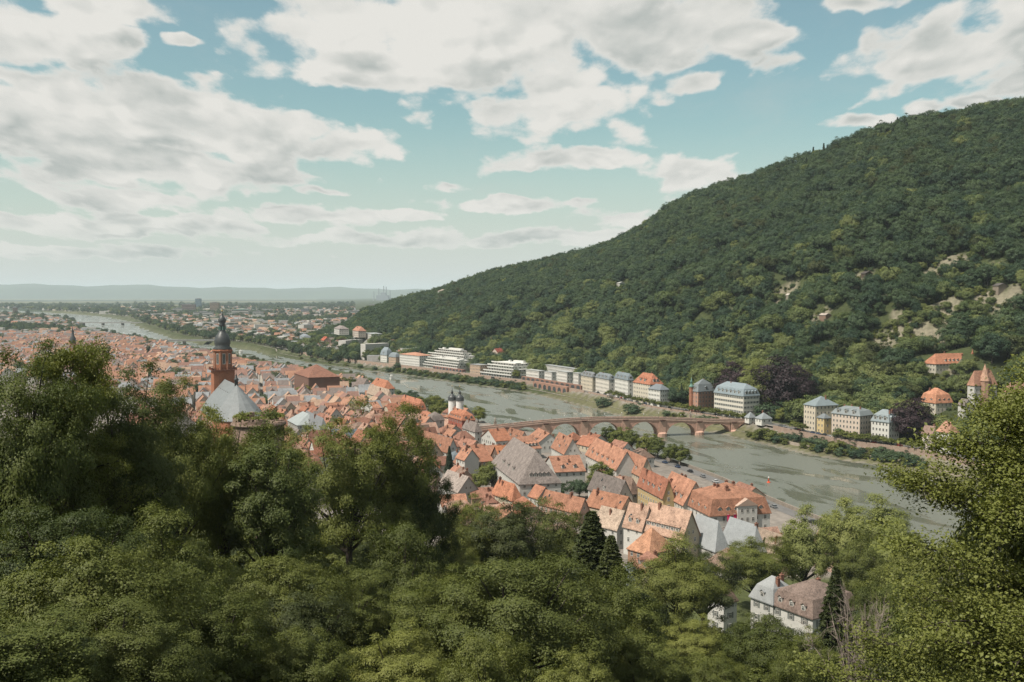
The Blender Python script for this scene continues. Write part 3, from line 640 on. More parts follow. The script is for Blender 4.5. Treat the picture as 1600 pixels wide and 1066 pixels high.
def house(name, c, rz, L, Wd, H, kind='gable', rise=5, wall=(.6,.56,.5), roof=(.37,.16,.10), z0=None, sides='', floors=None, dorm=None, chim=1, near=False, slate=False, wmat='plaster', shutters=False, step=2.9, dstyle='gable', winc=None, bottom=True, gwin=True, dscale=1.0):
    """local x along the ridge, y across it; sides: letters of the walls that get windows (n +y, s -y, e +x, w -x)"""
    z0 = hz(c[0], c[1])-.6 if z0 is None else z0
    o = empty(name, (c[0], c[1], z0), rz)
    l, w = L/2, Wd/2; mb = MB(); mb.box(-l, l, -w, w, 0, H)
    if kind in ('gable', 'halfhip'):
        for s in (-1, 1):
            g = [(s*l,-w,H),(s*l,w,H),(s*l,0,H+rise-.02)] if kind == 'gable' else [(s*l,-w,H),(s*l,w,H),(s*l,w*.4,H+rise*.6-.02),(s*l,-w*.4,H+rise*.6-.02)]
            mb.poly(g if s > 0 else g[::-1])
    obj('wall', mb.mesh('wall', M[wmat]), o, color=wall)
    v, f = roof_geo(kind, L, Wd, H, rise); v, f = thicken(v, f, .28)
    ro = obj('roof', mesh('roof', v, f, M['slate' if slate else 'tile']), o, color=roof)
    for k in range(chim+(1 if near and chim else 0)):
        x = random.uniform(-.38, .38)*L; y = random.choice((-1, 1))*random.uniform(.04, .22)*Wd
        zz = (H+.3 if kind == 'flat' else H+rise*(1-abs(y)/w)) if kind != 'mansard' else H+rise*.8
        obj('chimney', CHIM, ro, (x, y, zz), scale=(random.uniform(.8, 1.2), random.uniform(.8, 1.5), random.uniform(.65, 1.0)))
    if near and kind == 'gable':
        sl = math.atan2(rise, w)
        for k in range(random.choice((1, 2, 2, 3))):
            y = random.choice((-1, 1))*w*random.uniform(.3, .7); x = random.uniform(-.4, .4)*L
            sk = obj('skylight', SKYL, ro, (x, y, H+rise*(1-abs(y)/w)+.03)); sk.rotation_euler = (-math.copysign(sl, y), 0, 0)
    floors = floors or max(1, int((H-1)/3.1)); fh = (H-.9)/floors
    def put(x, y, z, a, sc=(1.15, 1, 1.75), par=None):
        if near:
            wn = obj('window', WIN, o, (x, y, z), a, sc); obj('pane', PANE, wn)
        else: obj('window', WIN1, o, (x, y, z), a, sc)
        if shutters:
            for s in (-1, 1): obj('shutter', SHUT, o, (x+math.cos(a)*s*sc[0]*.78, y+math.sin(a)*s*sc[0]*.78, z), a, (.5*sc[0], 1, sc[2]))
    for sd in sides:
        ln = L if sd in 'ns' else Wd; n = max(1, int((ln-1.2)/step))
        for fl in range(floors):
            if not bottom and fl == 0 and floors > 1: continue
            z = .9+fh*(fl+.55)
            for i in range(n):
                t = (i-(n-1)/2)*(ln-.8)/n
                if sd == 'n': put(t, w, z, 0)
                elif sd == 's': put(t, -w, z, math.pi)
                elif sd == 'e': put(l, t, z, -math.pi/2)
                else: put(-l, t, z, math.pi/2)
        if gwin and sd in 'ew' and kind in ('gable', 'halfhip') and rise > 4:
            for t in ((-1.1, 1.1) if Wd > 9 else (0,)):
                put((l if sd == 'e' else -l), t, H+1.2, -math.pi/2 if sd == 'e' else math.pi/2, (.9, 1, 1.3))
    for sd, n in (dorm or {}).items():
        ln = (L if sd in 'ns' else Wd)*(.82 if kind in ('gable', 'halfhip', 'mansard') else .52); kf = .16 if kind != 'mansard' else .10
        for i in range(n):
            t = (i-(n-1)/2)*ln/n
            if kind == 'mansard': inset = min(1.5, Wd*.13)*kf/.58-.1
            elif sd in 'ns' or kind == 'gable': inset = w*kf
            else: inset = w*.8*kf
            p, a = {'n': ((t, w-inset), 0), 's': ((t, -w+inset), math.pi), 'e': ((l-inset, t), -math.pi/2), 'w': ((-l+inset, t), math.pi/2)}[sd]
            d = obj('dormer', DORM if dstyle == 'gable' else SHED, o, (p[0], p[1], H+rise*kf+.15), a, scale=(dscale,)*3, color=(.62, .60, .56))
            obj('dormer_roof', (DROOFS if slate else DROOF) if dstyle == 'gable' else (SROOFS if slate else SROOF), d, color=roof)
            if near:
                obj('window', WIN, d, (0, 0, .75), 0, (1.1, 1, 1.35))
                obj('window_pane', PANE, d, (0, 0, .75), 0, (1.1, 1, 1.35))
            else: obj('window', WIN1, d, (0, 0, .75), 0, (1.15, 1, 1.3))
    return o
ORANGE = (.35,.18,.12); PEACH = (.42,.28,.21); RUSSET = (.245,.125,.09); BROWN = (.20,.14,.11); GREY = (.21,.18,.165); SLATE = (.15,.18,.20); LSLATE = (.34,.36,.37); BEIGE = (.36,.28,.22)
WHITE = (.66,.645,.60); CREAM = (.60,.52,.40); YEL = (.58,.45,.24); PINKW = (.55,.38,.31); LG = (.52,.51,.48); SAND = (.46,.34,.25)
FOOT = []          # footprints already taken (x, y, radius)
def fromcorner(px, py, ze, lpx, rpx, ax):
    """nearest eave corner at px, py, height ze; the walls run to the columns lpx (along ax) and rpx (across)"""
    a = Vector((ax[0], ax[1], 0)).normalized(); b = Vector((a.y, -a.x, 0)); c = at(px, py, ze)
    def ext(d, tpx):
        u = (tpx-800)/F       # (c.x+t dx) = u (c.y+t dy)   (pitch is small)
        return (u*c.y-c.x)/(d.x-u*d.y)
    L = max(5, min(abs(ext(a, lpx)), 60)); Wd = max(5, min(abs(ext(b, rpx)), 60))
    return c, a, b, L, Wd
A1 = (-.23, .97); A2 = (-.63, .77); A3 = (-.5, .87); A4 = (-.42, .91)
def shouse(label, px, py, ze, lpx, rpx, ax=A1, ridge='a', name='house', group='old town houses', **kw):
    c, a, b, L, Wd = fromcorner(px, py, ze, lpx, rpx, ax); ctr = c+a*L/2+b*Wd/2; g = hz(ctr.x, ctr.y)-.6
    FOOT.append((ctr.x, ctr.y, max(min(L, Wd)*.5, .36*math.hypot(L, Wd)))); H = ze-g
    rz = math.atan2(a.y, a.x); sides = kw.pop('sides', 'nw'); dorm = kw.pop('dorm', {}); 
    if ridge == 'b':       # ridge across: local x = -b so that +y stays on the near side
        rz = math.atan2(-b.y, -b.x)+math.pi; L, Wd = Wd, L      # local x = b, local y = a: near side is -y, left side is -x
        mp = {'n': 'w', 'w': 's', 's': 'e', 'e': 'n'}; sides = ''.join(mp[q] for q in sides); dorm = {mp[q]: n for q, n in dorm.items()}
    o = house(name, (ctr.x, ctr.y), rz, L, Wd, H, z0=g, sides=sides, dorm=dorm, **kw)
    return tag(o, label, 'house', group)
# with ridge 'a': n = left face, w = face towards the viewer, s = river side
S = shouse
S('large white mansion under a tall grey brown hipped roof with dormers', 812,755,22,768,877, kind='hip', rise=13.5, roof=GREY, wall=WHITE, dorm={'w':5,'n':3}, chim=2, near=True, step=3.4, name='mansion')
S('white house with orange roof just behind the grey roofed mansion', 868,737,20,850,915, ridge='b', rise=6, roof=ORANGE, wall=WHITE, dorm={'w':2}, near=True)
S('steep orange gabled house with white gable facing the viewer by the bank trees', 882,708,20,862,908, rise=8, roof=ORANGE, wall=WHITE, near=True, dorm={'n':1})
S('small orange house with broad white gable below the first bridge arch', 838,694,14,822,880, rise=6.5, roof=ORANGE, wall=WHITE, dorm={'n':2}, near=True)
S('long orange house with five dormers and a blank white gable end', 963,733,18.5,916,997, rise=9, roof=ORANGE, wall=WHITE, dorm={'n':5}, near=True, sides='n')
S('orange tiled house beside the round bank trees', 1000,741,17.5,968,1022, rise=8, roof=ORANGE, wall=CREAM, dorm={'n':3}, near=True)
S('yellow house with white window trim and dark dormers on the river street', 1036,775,22,998,1053, rise=7, roof=(.36,.16,.105), wall=YEL, dorm={'n':4}, near=True, chim=2)
S('white house with four dormers and a broad cream gable end by the river', 1068,787,20.5,1034,1108, rise=9, roof=ORANGE, wall=(.66,.62,.54), dorm={'n':4}, near=True, chim=2, sides='n')
S('riverside palace with orange mansard roof, tall chimneys and white pediment', 1110,806,20,1076,1207, kind='mansard', rise=10.5, roof=(.355,.18,.118), wall=WHITE, dorm={'w':6,'n':3}, near=True, chim=5, step=3.1, name='palace')
S('long peach roofed house with a row of seven dormers above a cream front', 1066,840,20,1003,1096, A2, rise=9, roof=PEACH, wall=CREAM, dorm={'n':7}, near=True, chim=2, dstyle='shed')
S('pale peach roofed white house left of the seven dormer house', 1003,826,20,976,1026, A2, rise=8, roof=PEACH, wall=WHITE, dorm={'n':2}, near=True)
S('light slate roofed building with hipped end behind the dark chestnut tree', 1118,856,17,1076,1142, A4, kind='hip', rise=9, roof=LSLATE, slate=True, wall=WHITE, near=True, chim=0)
S('pale slate roof with a blue grey hip end below the palace', 1178,858,16.5,1130,1192, A4, kind='hip', rise=8, roof=LSLATE, slate=True, wall=LG, near=True, chim=1)
S('long beige roofed house running towards the quay road', 1226,872,15,1180,1244, A4, rise=7, roof=BEIGE, wall=PINKW, near=True, chim=2)
S('orange hip roofed house in front of the long dormer house', 1014,864,17,983,1057, A2, kind='hip', rise=7, roof=(.40,.215,.135), wall=(.42,.25,.17), near=True, chim=0)
S('blue grey slate roofed building half hidden behind the dark trees', 984,905,18,966,1006, A2, kind='hip', rise=4, roof=SLATE, slate=True, wall=(.35,.40,.43), near=True, chim=0)
S('white villa wing with slate mansard roof and one dormer in the garden', 1208,944,24,1178,1250, A3, kind='mansard', rise=6, roof=(.27,.28,.28), slate=True, wall=WHITE, dorm={'n':1}, near=True, shutters=True, chim=1, step=3.6, name='villa')
S('white villa wing with brown mansard roof and three dormers in the garden', 1270,966,24,1209,1350, A3, kind='mansard', rise=7, roof=(.22,.165,.14), wall=WHITE, dorm={'n':3}, near=True, shutters=True, chim=1, step=3.6, name='villa')
S('small white garden house with dark shutters left of the villa', 1131,938,19,1110,1150, A3, kind='hip', rise=4.5, roof=BROWN, wall=WHITE, near=True, shutters=True, chim=0, step=3.0)
S('pink house with pale orange roof behind the pale riverside tree', 1302,862,16,1272,1340, A4, rise=6, roof=PEACH, wall=PINKW, near=True, chim=2)
S('beige roofed house left of the pale peach roofed house', 964,826,17,931,988, A2, rise=6.5, roof=BEIGE, wall=WHITE, near=True)
S('low russet courtyard house in front of the brown roofs', 968,800,15,916,996, A2, rise=6, roof=(.36,.18,.115), wall=CREAM, near=True)
S('russet roofed house with a small white annexe', 905,800,15,842,922, A2, rise=5.5, roof=(.355,.18,.118), wall=PINKW, near=True)
S('small white gabled house with orange roof below the mansion', 840,778,17,826,864, A3, rise=4.5, roof=(.42,.20,.13), wall=WHITE, near=True, chim=0)
S('orange hipped cottage in front of the mansion', 800,779,16,768,816, A3, kind='hip', rise=6, roof=(.40,.18,.11), wall=CREAM, near=True)
S('house with faded grey roof left of the round courtyard tree', 716,768,17,684,747, A3, rise=6.5, roof=(.33,.28,.25), wall=LG, near=True)
S('grey brown roofed house with white gable below the twin trees', 965,778,17,920,990, A4, rise=7.5, roof=GREY, wall=WHITE, near=True, dorm={'n':1})
S('brown hipped house tucked behind the yellow house', 985,769,17,966,999, A4, kind='hip', rise=6, roof=BROWN, wall=CREAM, near=True)
S('house with big blank white wall right of the tall spruce', 726,718,21,712,748, A3, rise=5, roof=ORANGE, wall=WHITE, near=True, sides='n')
S('broad orange roofed house left of the mansion roof', 752,721,19,718,770, A3, ridge='b', rise=7, roof=(.39,.185,.12), wall=SAND, near=True)
S('dark fronted house with three dormers between orange roof and mansion', 782,719,18,766,800, A3, ridge='b', rise=7, roof=(.40,.17,.09), wall=BROWN, near=True, dorm={'w':3})
S('long orange house with four dormers above the mansion roof', 820,702,15,790,846, A3, ridge='b', rise=6, roof=ORANGE, wall=WHITE, dorm={'w':4})
S('russet roofed house with white gable edge left of the spruce', 700,705,18,655,715, A3, rise=7, roof=ORANGE, wall=WHITE, dorm={'n':2})
S('orange house with white gable at the foot of the bridge', 812,688,13,790,826, A4, rise=5.5, roof=ORANGE, wall=WHITE, dorm={'n':2})
S('large orange pitched roof beside the bridge approach', 775,689,14,752,800, A4, ridge='b', rise=6, roof=(.37,.165,.10), wall=WHITE)
S('russet house with red ground floor and three rows of dormers below the towers', 722,657,21,700,742, A4, kind='mansard', rise=6, roof=(.36,.155,.095), wall=(.40,.13,.09), dorm={'n':5,'w':2}, near=False, name='gatehouse_inn')
S('grey roofed low house right of the red fronted inn', 742,673,17,722,752, A4, kind='hip', rise=5, roof=GREY, wall=WHITE)
S('tall pink corner house with orange roof above the river trees', 655,640,24,625,663, A4, kind='mansard', rise=7, roof=(.37,.16,.10), wall=PINKW, dorm={'n':3,'w':1}, chim=2)
S('white attic house with five dark windows left of the pink corner house', 590,645,22,565,600, A4, ridge='b', rise=6, roof=ORANGE, wall=WHITE, dorm={'w':4})
S('cream hipped house beside the white gabled house near the river', 605,622,20,572,612, A4, kind='hip', rise=7, roof=BEIGE, wall=CREAM)
S('white house with bright gable near the far river trees', 566,604,20,553,580, A4, rise=7, roof=(.25,.2,.18), wall=WHITE)
S('orange hipped house near the far river trees', 600,607,19,578,616, A4, kind='hip', rise=7, roof=(.41,.18,.11), wall=WHITE)
S('big russet hipped hall with plain stone walls behind the church', 482,590,30,440,530, A4, ridge='b', kind='hip', rise=10, roof=(.24,.12,.085), wall=(.22,.13,.10), chim=0, sides='', name='hall')
S('pale blue roofed hall in the middle of the old town', 465,664,24,448,505, A4, kind='hip', rise=6, roof=(.31,.34,.34), slate=True, wall=LG, chim=0, name='hall')
S('grey slate hipped school building beside the pale blue roof', 500,672,24,470,512, A4, kind='hip', rise=7, roof=(.20,.21,.22), slate=True, wall=WHITE, chim=1, dorm={'n':2})
# palace pediment and banners
def palace_extras():
    c, a, b, L, Wd = fromcorner(1110, 806, 20, 1076, 1207, A1)
    o = [q for q in COL.objects if q.name == 'palace'][0]; H = 20-o.location.z
    mb = MB(); y0 = -Wd*.5+Wd*.36; hw = 4.2; l = -L/2
    # local: x along a, near face at x=-L/2; local y runs to the left
    yc = -Wd*.10; mb.box(l-.9, l+2.5, yc-hw, yc+hw, 2, H+3.4)
    obj('pavilion', mb.mesh('pavilion', M['plaster']), o, color=WHITE)
    mb = MB(); z = H+3.4
    mb.v = [(l-1.2,yc-hw-.5,z),(l-1.2,yc+hw+.5,z),(l-1.2,yc,z+2.8),(l+5,yc-hw-.5,z),(l+5,yc+hw+.5,z),(l+5,yc,z+2.8)]; mb.f = [[0,2,1],[0,3,5,2],[1,2,5,4],[0,1,4,3],[3,4,5]]; mb.m = [1,0,0,1,1]
    p = mb.mesh('pediment', [M['tile'], M['plaster']]); obj('pediment', p, o, color=(.55,.40,.32))
    for fl, zz in ((0, H-2.0), (1, H+1.6), (2, H-5.3)):
        for t in (-2.4, 0, 2.4):
            w_ = obj('window', WIN, o, (l-.9, yc+t, zz), math.pi/2, (1.1, 1, 1.7)); obj('pane', PANE, w_)
    for i, t in enumerate((5.6, 8.4)):
        mb = MB(); n = 6
        for k in range(n):
            f0, f1 = k/n, (k+1)/n; g = lambda f: .16*math.sin(f*9+i)
            mb.poly([(g(f0), -.62, -6.5*f0), (g(f1), -.62, -6.5*f1), (g(f1), .62, -6.5*f1), (g(f0), .62, -6.5*f0)]); mb.poly([(g(f0)+.05, -.62, -6.5*f0), (g(f0)+.05, .62, -6.5*f0), (g(f1)+.05, .62, -6.5*f1), (g(f1)+.05, -.62, -6.5*f1)])
        w = o.matrix_basis @ Vector((l-1.6, yc+t, H+.4))
        e = empty('banner', w, o.rotation_euler.z); tag(e, ['long magenta banner hanging beside the palace pediment', 'long magenta banner farther left on the palace front'][i], 'banner', 'palace banners')
        obj('cloth', mb.mesh('cloth', M['cloth']), e)
        mb = MB(); mb.tube([(1.7, 0, -.15), (-.1, 0, .1)], [.06, .05], 6); obj('pole', mb.mesh('pole', M['white']), e)
palace_extras()
# ------------------------------------------------------------------ old bridge
BA = Vector((51, 735, 0)); BD = Vector((.969, .247, 0)).normalized(); BN = Vector((BD.y, -BD.x, 0))   # BN: towards the viewer
def bs(px):
    u = (px-800)/F; return (u*BA.y-BA.x)/(BD.x-u*BD.y)
def bridge():
    tp = [(735,10.9),(750,11.4),(838,14.4),(892,15.6),(930,15.8),(969,15.5),(1037,14.2),(1088,12.5),(1138,10.9),(1178,10.4)]
    ts = [bs(p) for p, _ in tp]; tz = [z for _, z in tp]
    top = lambda s: float(np.interp(s, ts, tz))-1.15     # deck level
    rzb = math.atan2(BD.y, BD.x); o = empty('stone_bridge', BA, rzb)
    tag(o, 'old red sandstone arch bridge crossing the river', 'bridge')
    hw = 4.0; RED = (.56, .34, .265)
    piers = [bs(p) for p in (790, 851, 911, 975, 1033, 1091, 1145)]; pw = 3.2
    ends = [bs(735), bs(1176)]
    edges = [(ends[0]-2, piers[0]-pw)]
    bays = []
    for i in range(len(piers)-1): bays.append((piers[i]+pw, piers[i+1]-pw))
    bays = [(ends[0]+5, piers[0]-pw)]+bays+[(piers[-1]+2.6, ends[1]-2)]
    for i, (s0, s1) in enumerate(bays):
        n = 18; S_ = np.linspace(s0, s1, n+1); mid = (s0+s1)/2; half = (s1-s0)/2
        crown = top(mid)-1.75; spring = 0.5
        az = [spring+(crown-spring)*math.sqrt(max(0, 1-((s-mid)/half)**2*.98)) for s in S_]
        mb = MB()
        for k in range(n):
            a, b = S_[k], S_[k+1]; za, zb = az[k], az[k+1]; ta, tb = top(a), top(b)
            mb.poly([(a,-hw,za),(b,-hw,zb),(b,-hw,tb),(a,-hw,ta)]); mb.poly([(b,hw,zb),(a,hw,za),(a,hw,ta),(b,hw,tb)])
            mb.poly([(a,-hw,za),(a,hw,za),(b,hw,zb),(b,-hw,zb)])
        sp = obj('arch', mb.mesh('arch', M['stone']), o, color=RED)
        mb = MB()      # ring of arch stones standing proud
        for sy in (-1, 1):
            for k in range(n):
                a, b = S_[k], S_[k+1]; y = sy*(hw+.12); za, zb = az[k], az[k+1]; t = .85
                na, nb_ = a-(mid-a)*-.0, b
                mb.poly([(a,y,za),(b,y,zb),(b,y,zb+t),(a,y,za+t)] if sy < 0 else [(b,y,zb),(a,y,za),(a,y,za+t),(b,y,zb+t)])
                mb.poly([(a,y,za+t),(b,y,zb+t),(b,sy*hw,zb+t),(a,sy*hw,za+t)] if sy < 0 else [(b,y,zb+t),(a,y,za+t),(a,sy*hw,za+t),(b,sy*hw,zb+t)])
                mb.poly([(a,sy*hw,za),(b,sy*hw,zb),(b,y,zb),(a,y,za)] if sy < 0 else [(b,sy*hw,zb),(a,sy*hw,za),(a,y,za),(b,y,zb)])
        obj('arch_ring', mb.mesh('arch_ring', M['stone']), sp, color=(.50,.31,.24))
    for i, s in enumerate(piers):
        w = pw if i < len(piers)-1 else 2.6; t = top(s); mb = MB()
        mb.box(s-w, s+w, -hw-.02, hw+.02, -4, t-.01)
        mb.box(s-w*.86, s+w*.86, -hw-.35, hw+.35, 2.0, t-1.2)
        # rounded cutwaters up and down stream
        for sy in (-1, 1):
            prof = [(s-w*1.1, sy*hw), (s-w, sy*(hw+1.0)), (s-w*.4, sy*(hw+1.9)), (s+w*.4, sy*(hw+1.9)), (s+w, sy*(hw+1.0)), (s+w*1.1, sy*hw)]
            if sy > 0: prof = prof[::-1]
            for k in range(5): p, q = prof[k], prof[k+1]; mb.poly([(*p,-4),(*q,-4),(*q,2.6),(*p,2.6)]); mb.poly([(*p,2.6),(*q,2.6),(q[0]*.7+s*.3,sy*(hw+.34),3.6),(p[0]*.7+s*.3,sy*(hw+.34),3.6)])
        p_ = obj('pier', mb.mesh('pier', M['stone']), o, color=(.58,.37,.285))
        mb = MB()
        for sy in (-1, 1):
            y0, y1 = sorted((sy*hw, sy*(hw+1.35))); mb.box(s-2.2, s+2.2, y0, y1, t-.55, t-.05); mb.box(s-1.6, s+1.6, *sorted((sy*hw, sy*(hw+.75))), t-1.2, t-.55)
        obj('refuge', mb.mesh('refuge', M['stone']), p_, color=(.17,.10,.08))
    for (a, b) in ((ends[0]-3, ends[0]+5), (ends[1]-2, ends[1]+8)):
        mb = MB(); mb.box(a, b, -hw-.03, hw+.03, -4, min(top(a), top(b))-.01); obj('abutment', mb.mesh('abutment', M['stone']), o, color=RED)
    S_ = np.linspace(ends[0]-3, ends[1]+9, 80); mb = MB()
    for k in range(79): a, b = S_[k], S_[k+1]; mb.poly([(a,-hw,top(a)+.02),(b,-hw,top(b)+.02),(b,hw,top(b)+.02),(a,hw,top(a)+.02)])
    obj('deck', mb.mesh('deck', M['paving']), o)
    for sy in (-1, 1):
        mb = MB(); y0, y1 = sorted((sy*(hw+.25), sy*(hw-.2)))
        for k in range(79):
            a, b = S_[k], S_[k+1]; ta, tb = top(a), top(b)
            for (ya, yb, l0, l1) in ((y0, y1, -.12, 1.1), (y0-.14, y1+.14, 1.1, 1.3), (y0-.16, y1+.0, -.5, -.12) if sy < 0 else (y0, y1+.16, -.5, -.12)):
                v = [(a,ya,ta+l0),(b,ya,tb+l0),(b,yb,tb+l0),(a,yb,ta+l0),(a,ya,ta+l1),(b,ya,tb+l1),(b,yb,tb+l1),(a,yb,ta+l1)]
                for q in ((3,2,1,0),(4,5,6,7),(0,1,5,4),(2,3,7,6)): mb.poly([v[i] for i in q])
        obj('parapet', mb.mesh('parapet', M['stone']), o, color=(.58,.41,.33))
    # two statue monuments on the upstream parapet
    for px, lab in ((776, 'weathered statue group on a pedestal at the town end of the bridge'), (1084, 'pale statue on a pedestal at the far end of the bridge')):
        s = bs(px); w = BA+BD*s+BN*(-hw-.7)
        e = empty('statue_monument', (w.x, w.y, top(s)-.2), rzb); tag(e, lab, 'statue')
        mb = MB(); mb.box(-1.2,1.2,-.8,.8,-1.5,1.6); mb.box(-.95,.95,-.65,.65,1.6,3.0); mb.box(-1.1,1.1,-.75,.75,3.0,3.3); obj('pedestal', mb.mesh('pedestal', M['stone']), e, color=(.40,.33,.27))
        mb = MB(); mb.lathe([(.75,3.3),(.62,4.2),(.5,5.0),(.62,5.7),(.35,6.2),(.2,6.4),(.3,6.7),(.26,7.0),(.05,7.15)], 9)
        mb.tube([(.4,0,5.7),(.95,-.1,5.3),(1.1,-.3,5.9)], [.17,.14,.09], 6); mb.tube([(-.4,0,5.7),(-.85,.1,5.0),(-.6,.2,4.4)], [.17,.14,.09], 6)
        obj('figure', mb.mesh('figure', M['stone'], True), e, color=(.36,.32,.27))
    # walkers
    mats = [(.6,.6,.58),(.05,.05,.06),(.35,.06,.05),(.10,.14,.25),(.45,.40,.33),(.12,.12,.13)]
    words = ['pale', 'black', 'red', 'dark blue', 'beige', 'charcoal']
    for i, px in enumerate((800, 808, 818, 836, 842, 858, 872, 905, 925, 958, 990, 1042, 1060, 1112)):
        s = bs(px)+random.uniform(-2, 2); y = random.uniform(-2.4, 2.6); w = BA+BD*s-BN*y
        mb = MB()
        mb.lathe([(.15,.78),(.19,.95),(.17,1.12),(.22,1.36),(.20,1.46),(.07,1.52),(.065,1.56),(.105,1.64),(.11,1.72),(.06,1.80)], 8)
        for sg in (-1, 1):
            mb.tube([(sg*.02+.10*sg,.09,.85),(sg*.12,.06,.45),(sg*.14,.02,.05),(sg*.14+.12,.02,.02)], [.10,.075,.05,.04], 6)
            mb.tube([(0,sg*.2,1.42),(.04*sg,sg*.26,1.15),(.12*sg,sg*.24,.92)], [.065,.05,.035], 6)
        pe = empty('person', (w.x, w.y, top(s)+.02), random.uniform(0, 6.28)); tag(pe, f'person in {words[i%6]} clothes walking on the bridge, ' + (f'{["first","second","third","fourth","fifth","sixth","seventh"][i]} walker from the town end' if i < 7 else f'{["first","second","third","fourth","fifth","sixth","seventh"][13-i]} walker from the far end'), 'person', 'walkers on the bridge')
        obj('body', mb.mesh('body', M['paint'], True), pe, color=mats[i % 6])
bridge()
# ------------------------------------------------------------------ bridge gate with twin towers
def gate():
    c = at(713, 668, 11); D0 = 712
    p = atY(713, 650, D0); o = empty('bridge_gate', (p.x, p.y, 11.2), math.atan2(BD.y, BD.x)); tag(o, 'white twin towered bridge gate with dark onion domes', 'gate')
    for sx, dy in ((-2.6, 2.2), (2.2, -1.6)):
        mb = MB(); mb.lathe([(2.75,-3),(2.75,19.6),(2.95,19.7),(2.95,20.1),(2.7,20.15)], 20, sx, dy); t = obj('tower', mb.mesh('tower', M['plaster'], False), o, color=(.92,.90,.86))
        mb = MB(); mb.lathe([(3.1,20.12),(3.25,20.5),(2.9,20.9),(3.05,21.7),(2.9,22.6),(2.2,23.5),(1.2,24.2),(.8,24.7),(.85,25.6),(1.0,25.8),(.75,26.5),(.32,27.3),(.2,28.6),(.08,30.3)], 18, sx, dy); d = obj('dome', mb.mesh('dome', M['lead'], True), t)
        mb = MB(); mb.lathe([(.05,30.2),(.28,30.5),(.05,30.8)], 8, sx, dy); mb.box(sx-.03,sx+.03,dy-.03,dy+.03,30.7,32.2); mb.box(sx-.35,sx+.35,dy-.03,dy+.03,31.4,31.5); obj('finial', mb.mesh('finial', M['gilt']), t)
        for k in range(3):
            mb = MB(); a = -2.0+k*.55; w = obj('slit_window', WIN1, t, (sx+2.75*math.cos(a), dy+2.75*math.sin(a), 11+2.6*k), a-math.pi/2, (.7, 1, 1.3))
    mb = MB(); mb.box(-2.6, 2.2, -1.2, 1.8, -1, 14.5); obj('gate_wall', mb.mesh('gate_wall', M['plaster']), o, color=(.66,.62,.56))
    mb = MB(); mb.box(-1.2,1.2,-1.45,-1.2,-.5,4.6); obj('dark_passage_panel', mb.mesh('dark_passage_panel', M['lead']), o)  # dark slab on the gate wall, its colour standing in for passage shade
    mb = MB(); v, f = thicken([(-3.0,-1.7,14.4),(2.6,-1.7,14.4),(2.6,2.3,14.4),(-3.0,2.3,14.4),(-.2,.3,16.6)], [[0,1,4],[1,2,4],[2,3,4],[3,0,4]], .2); obj('roof', mesh('roof', v, f, M['tile']), o, color=RUSSET)
gate()
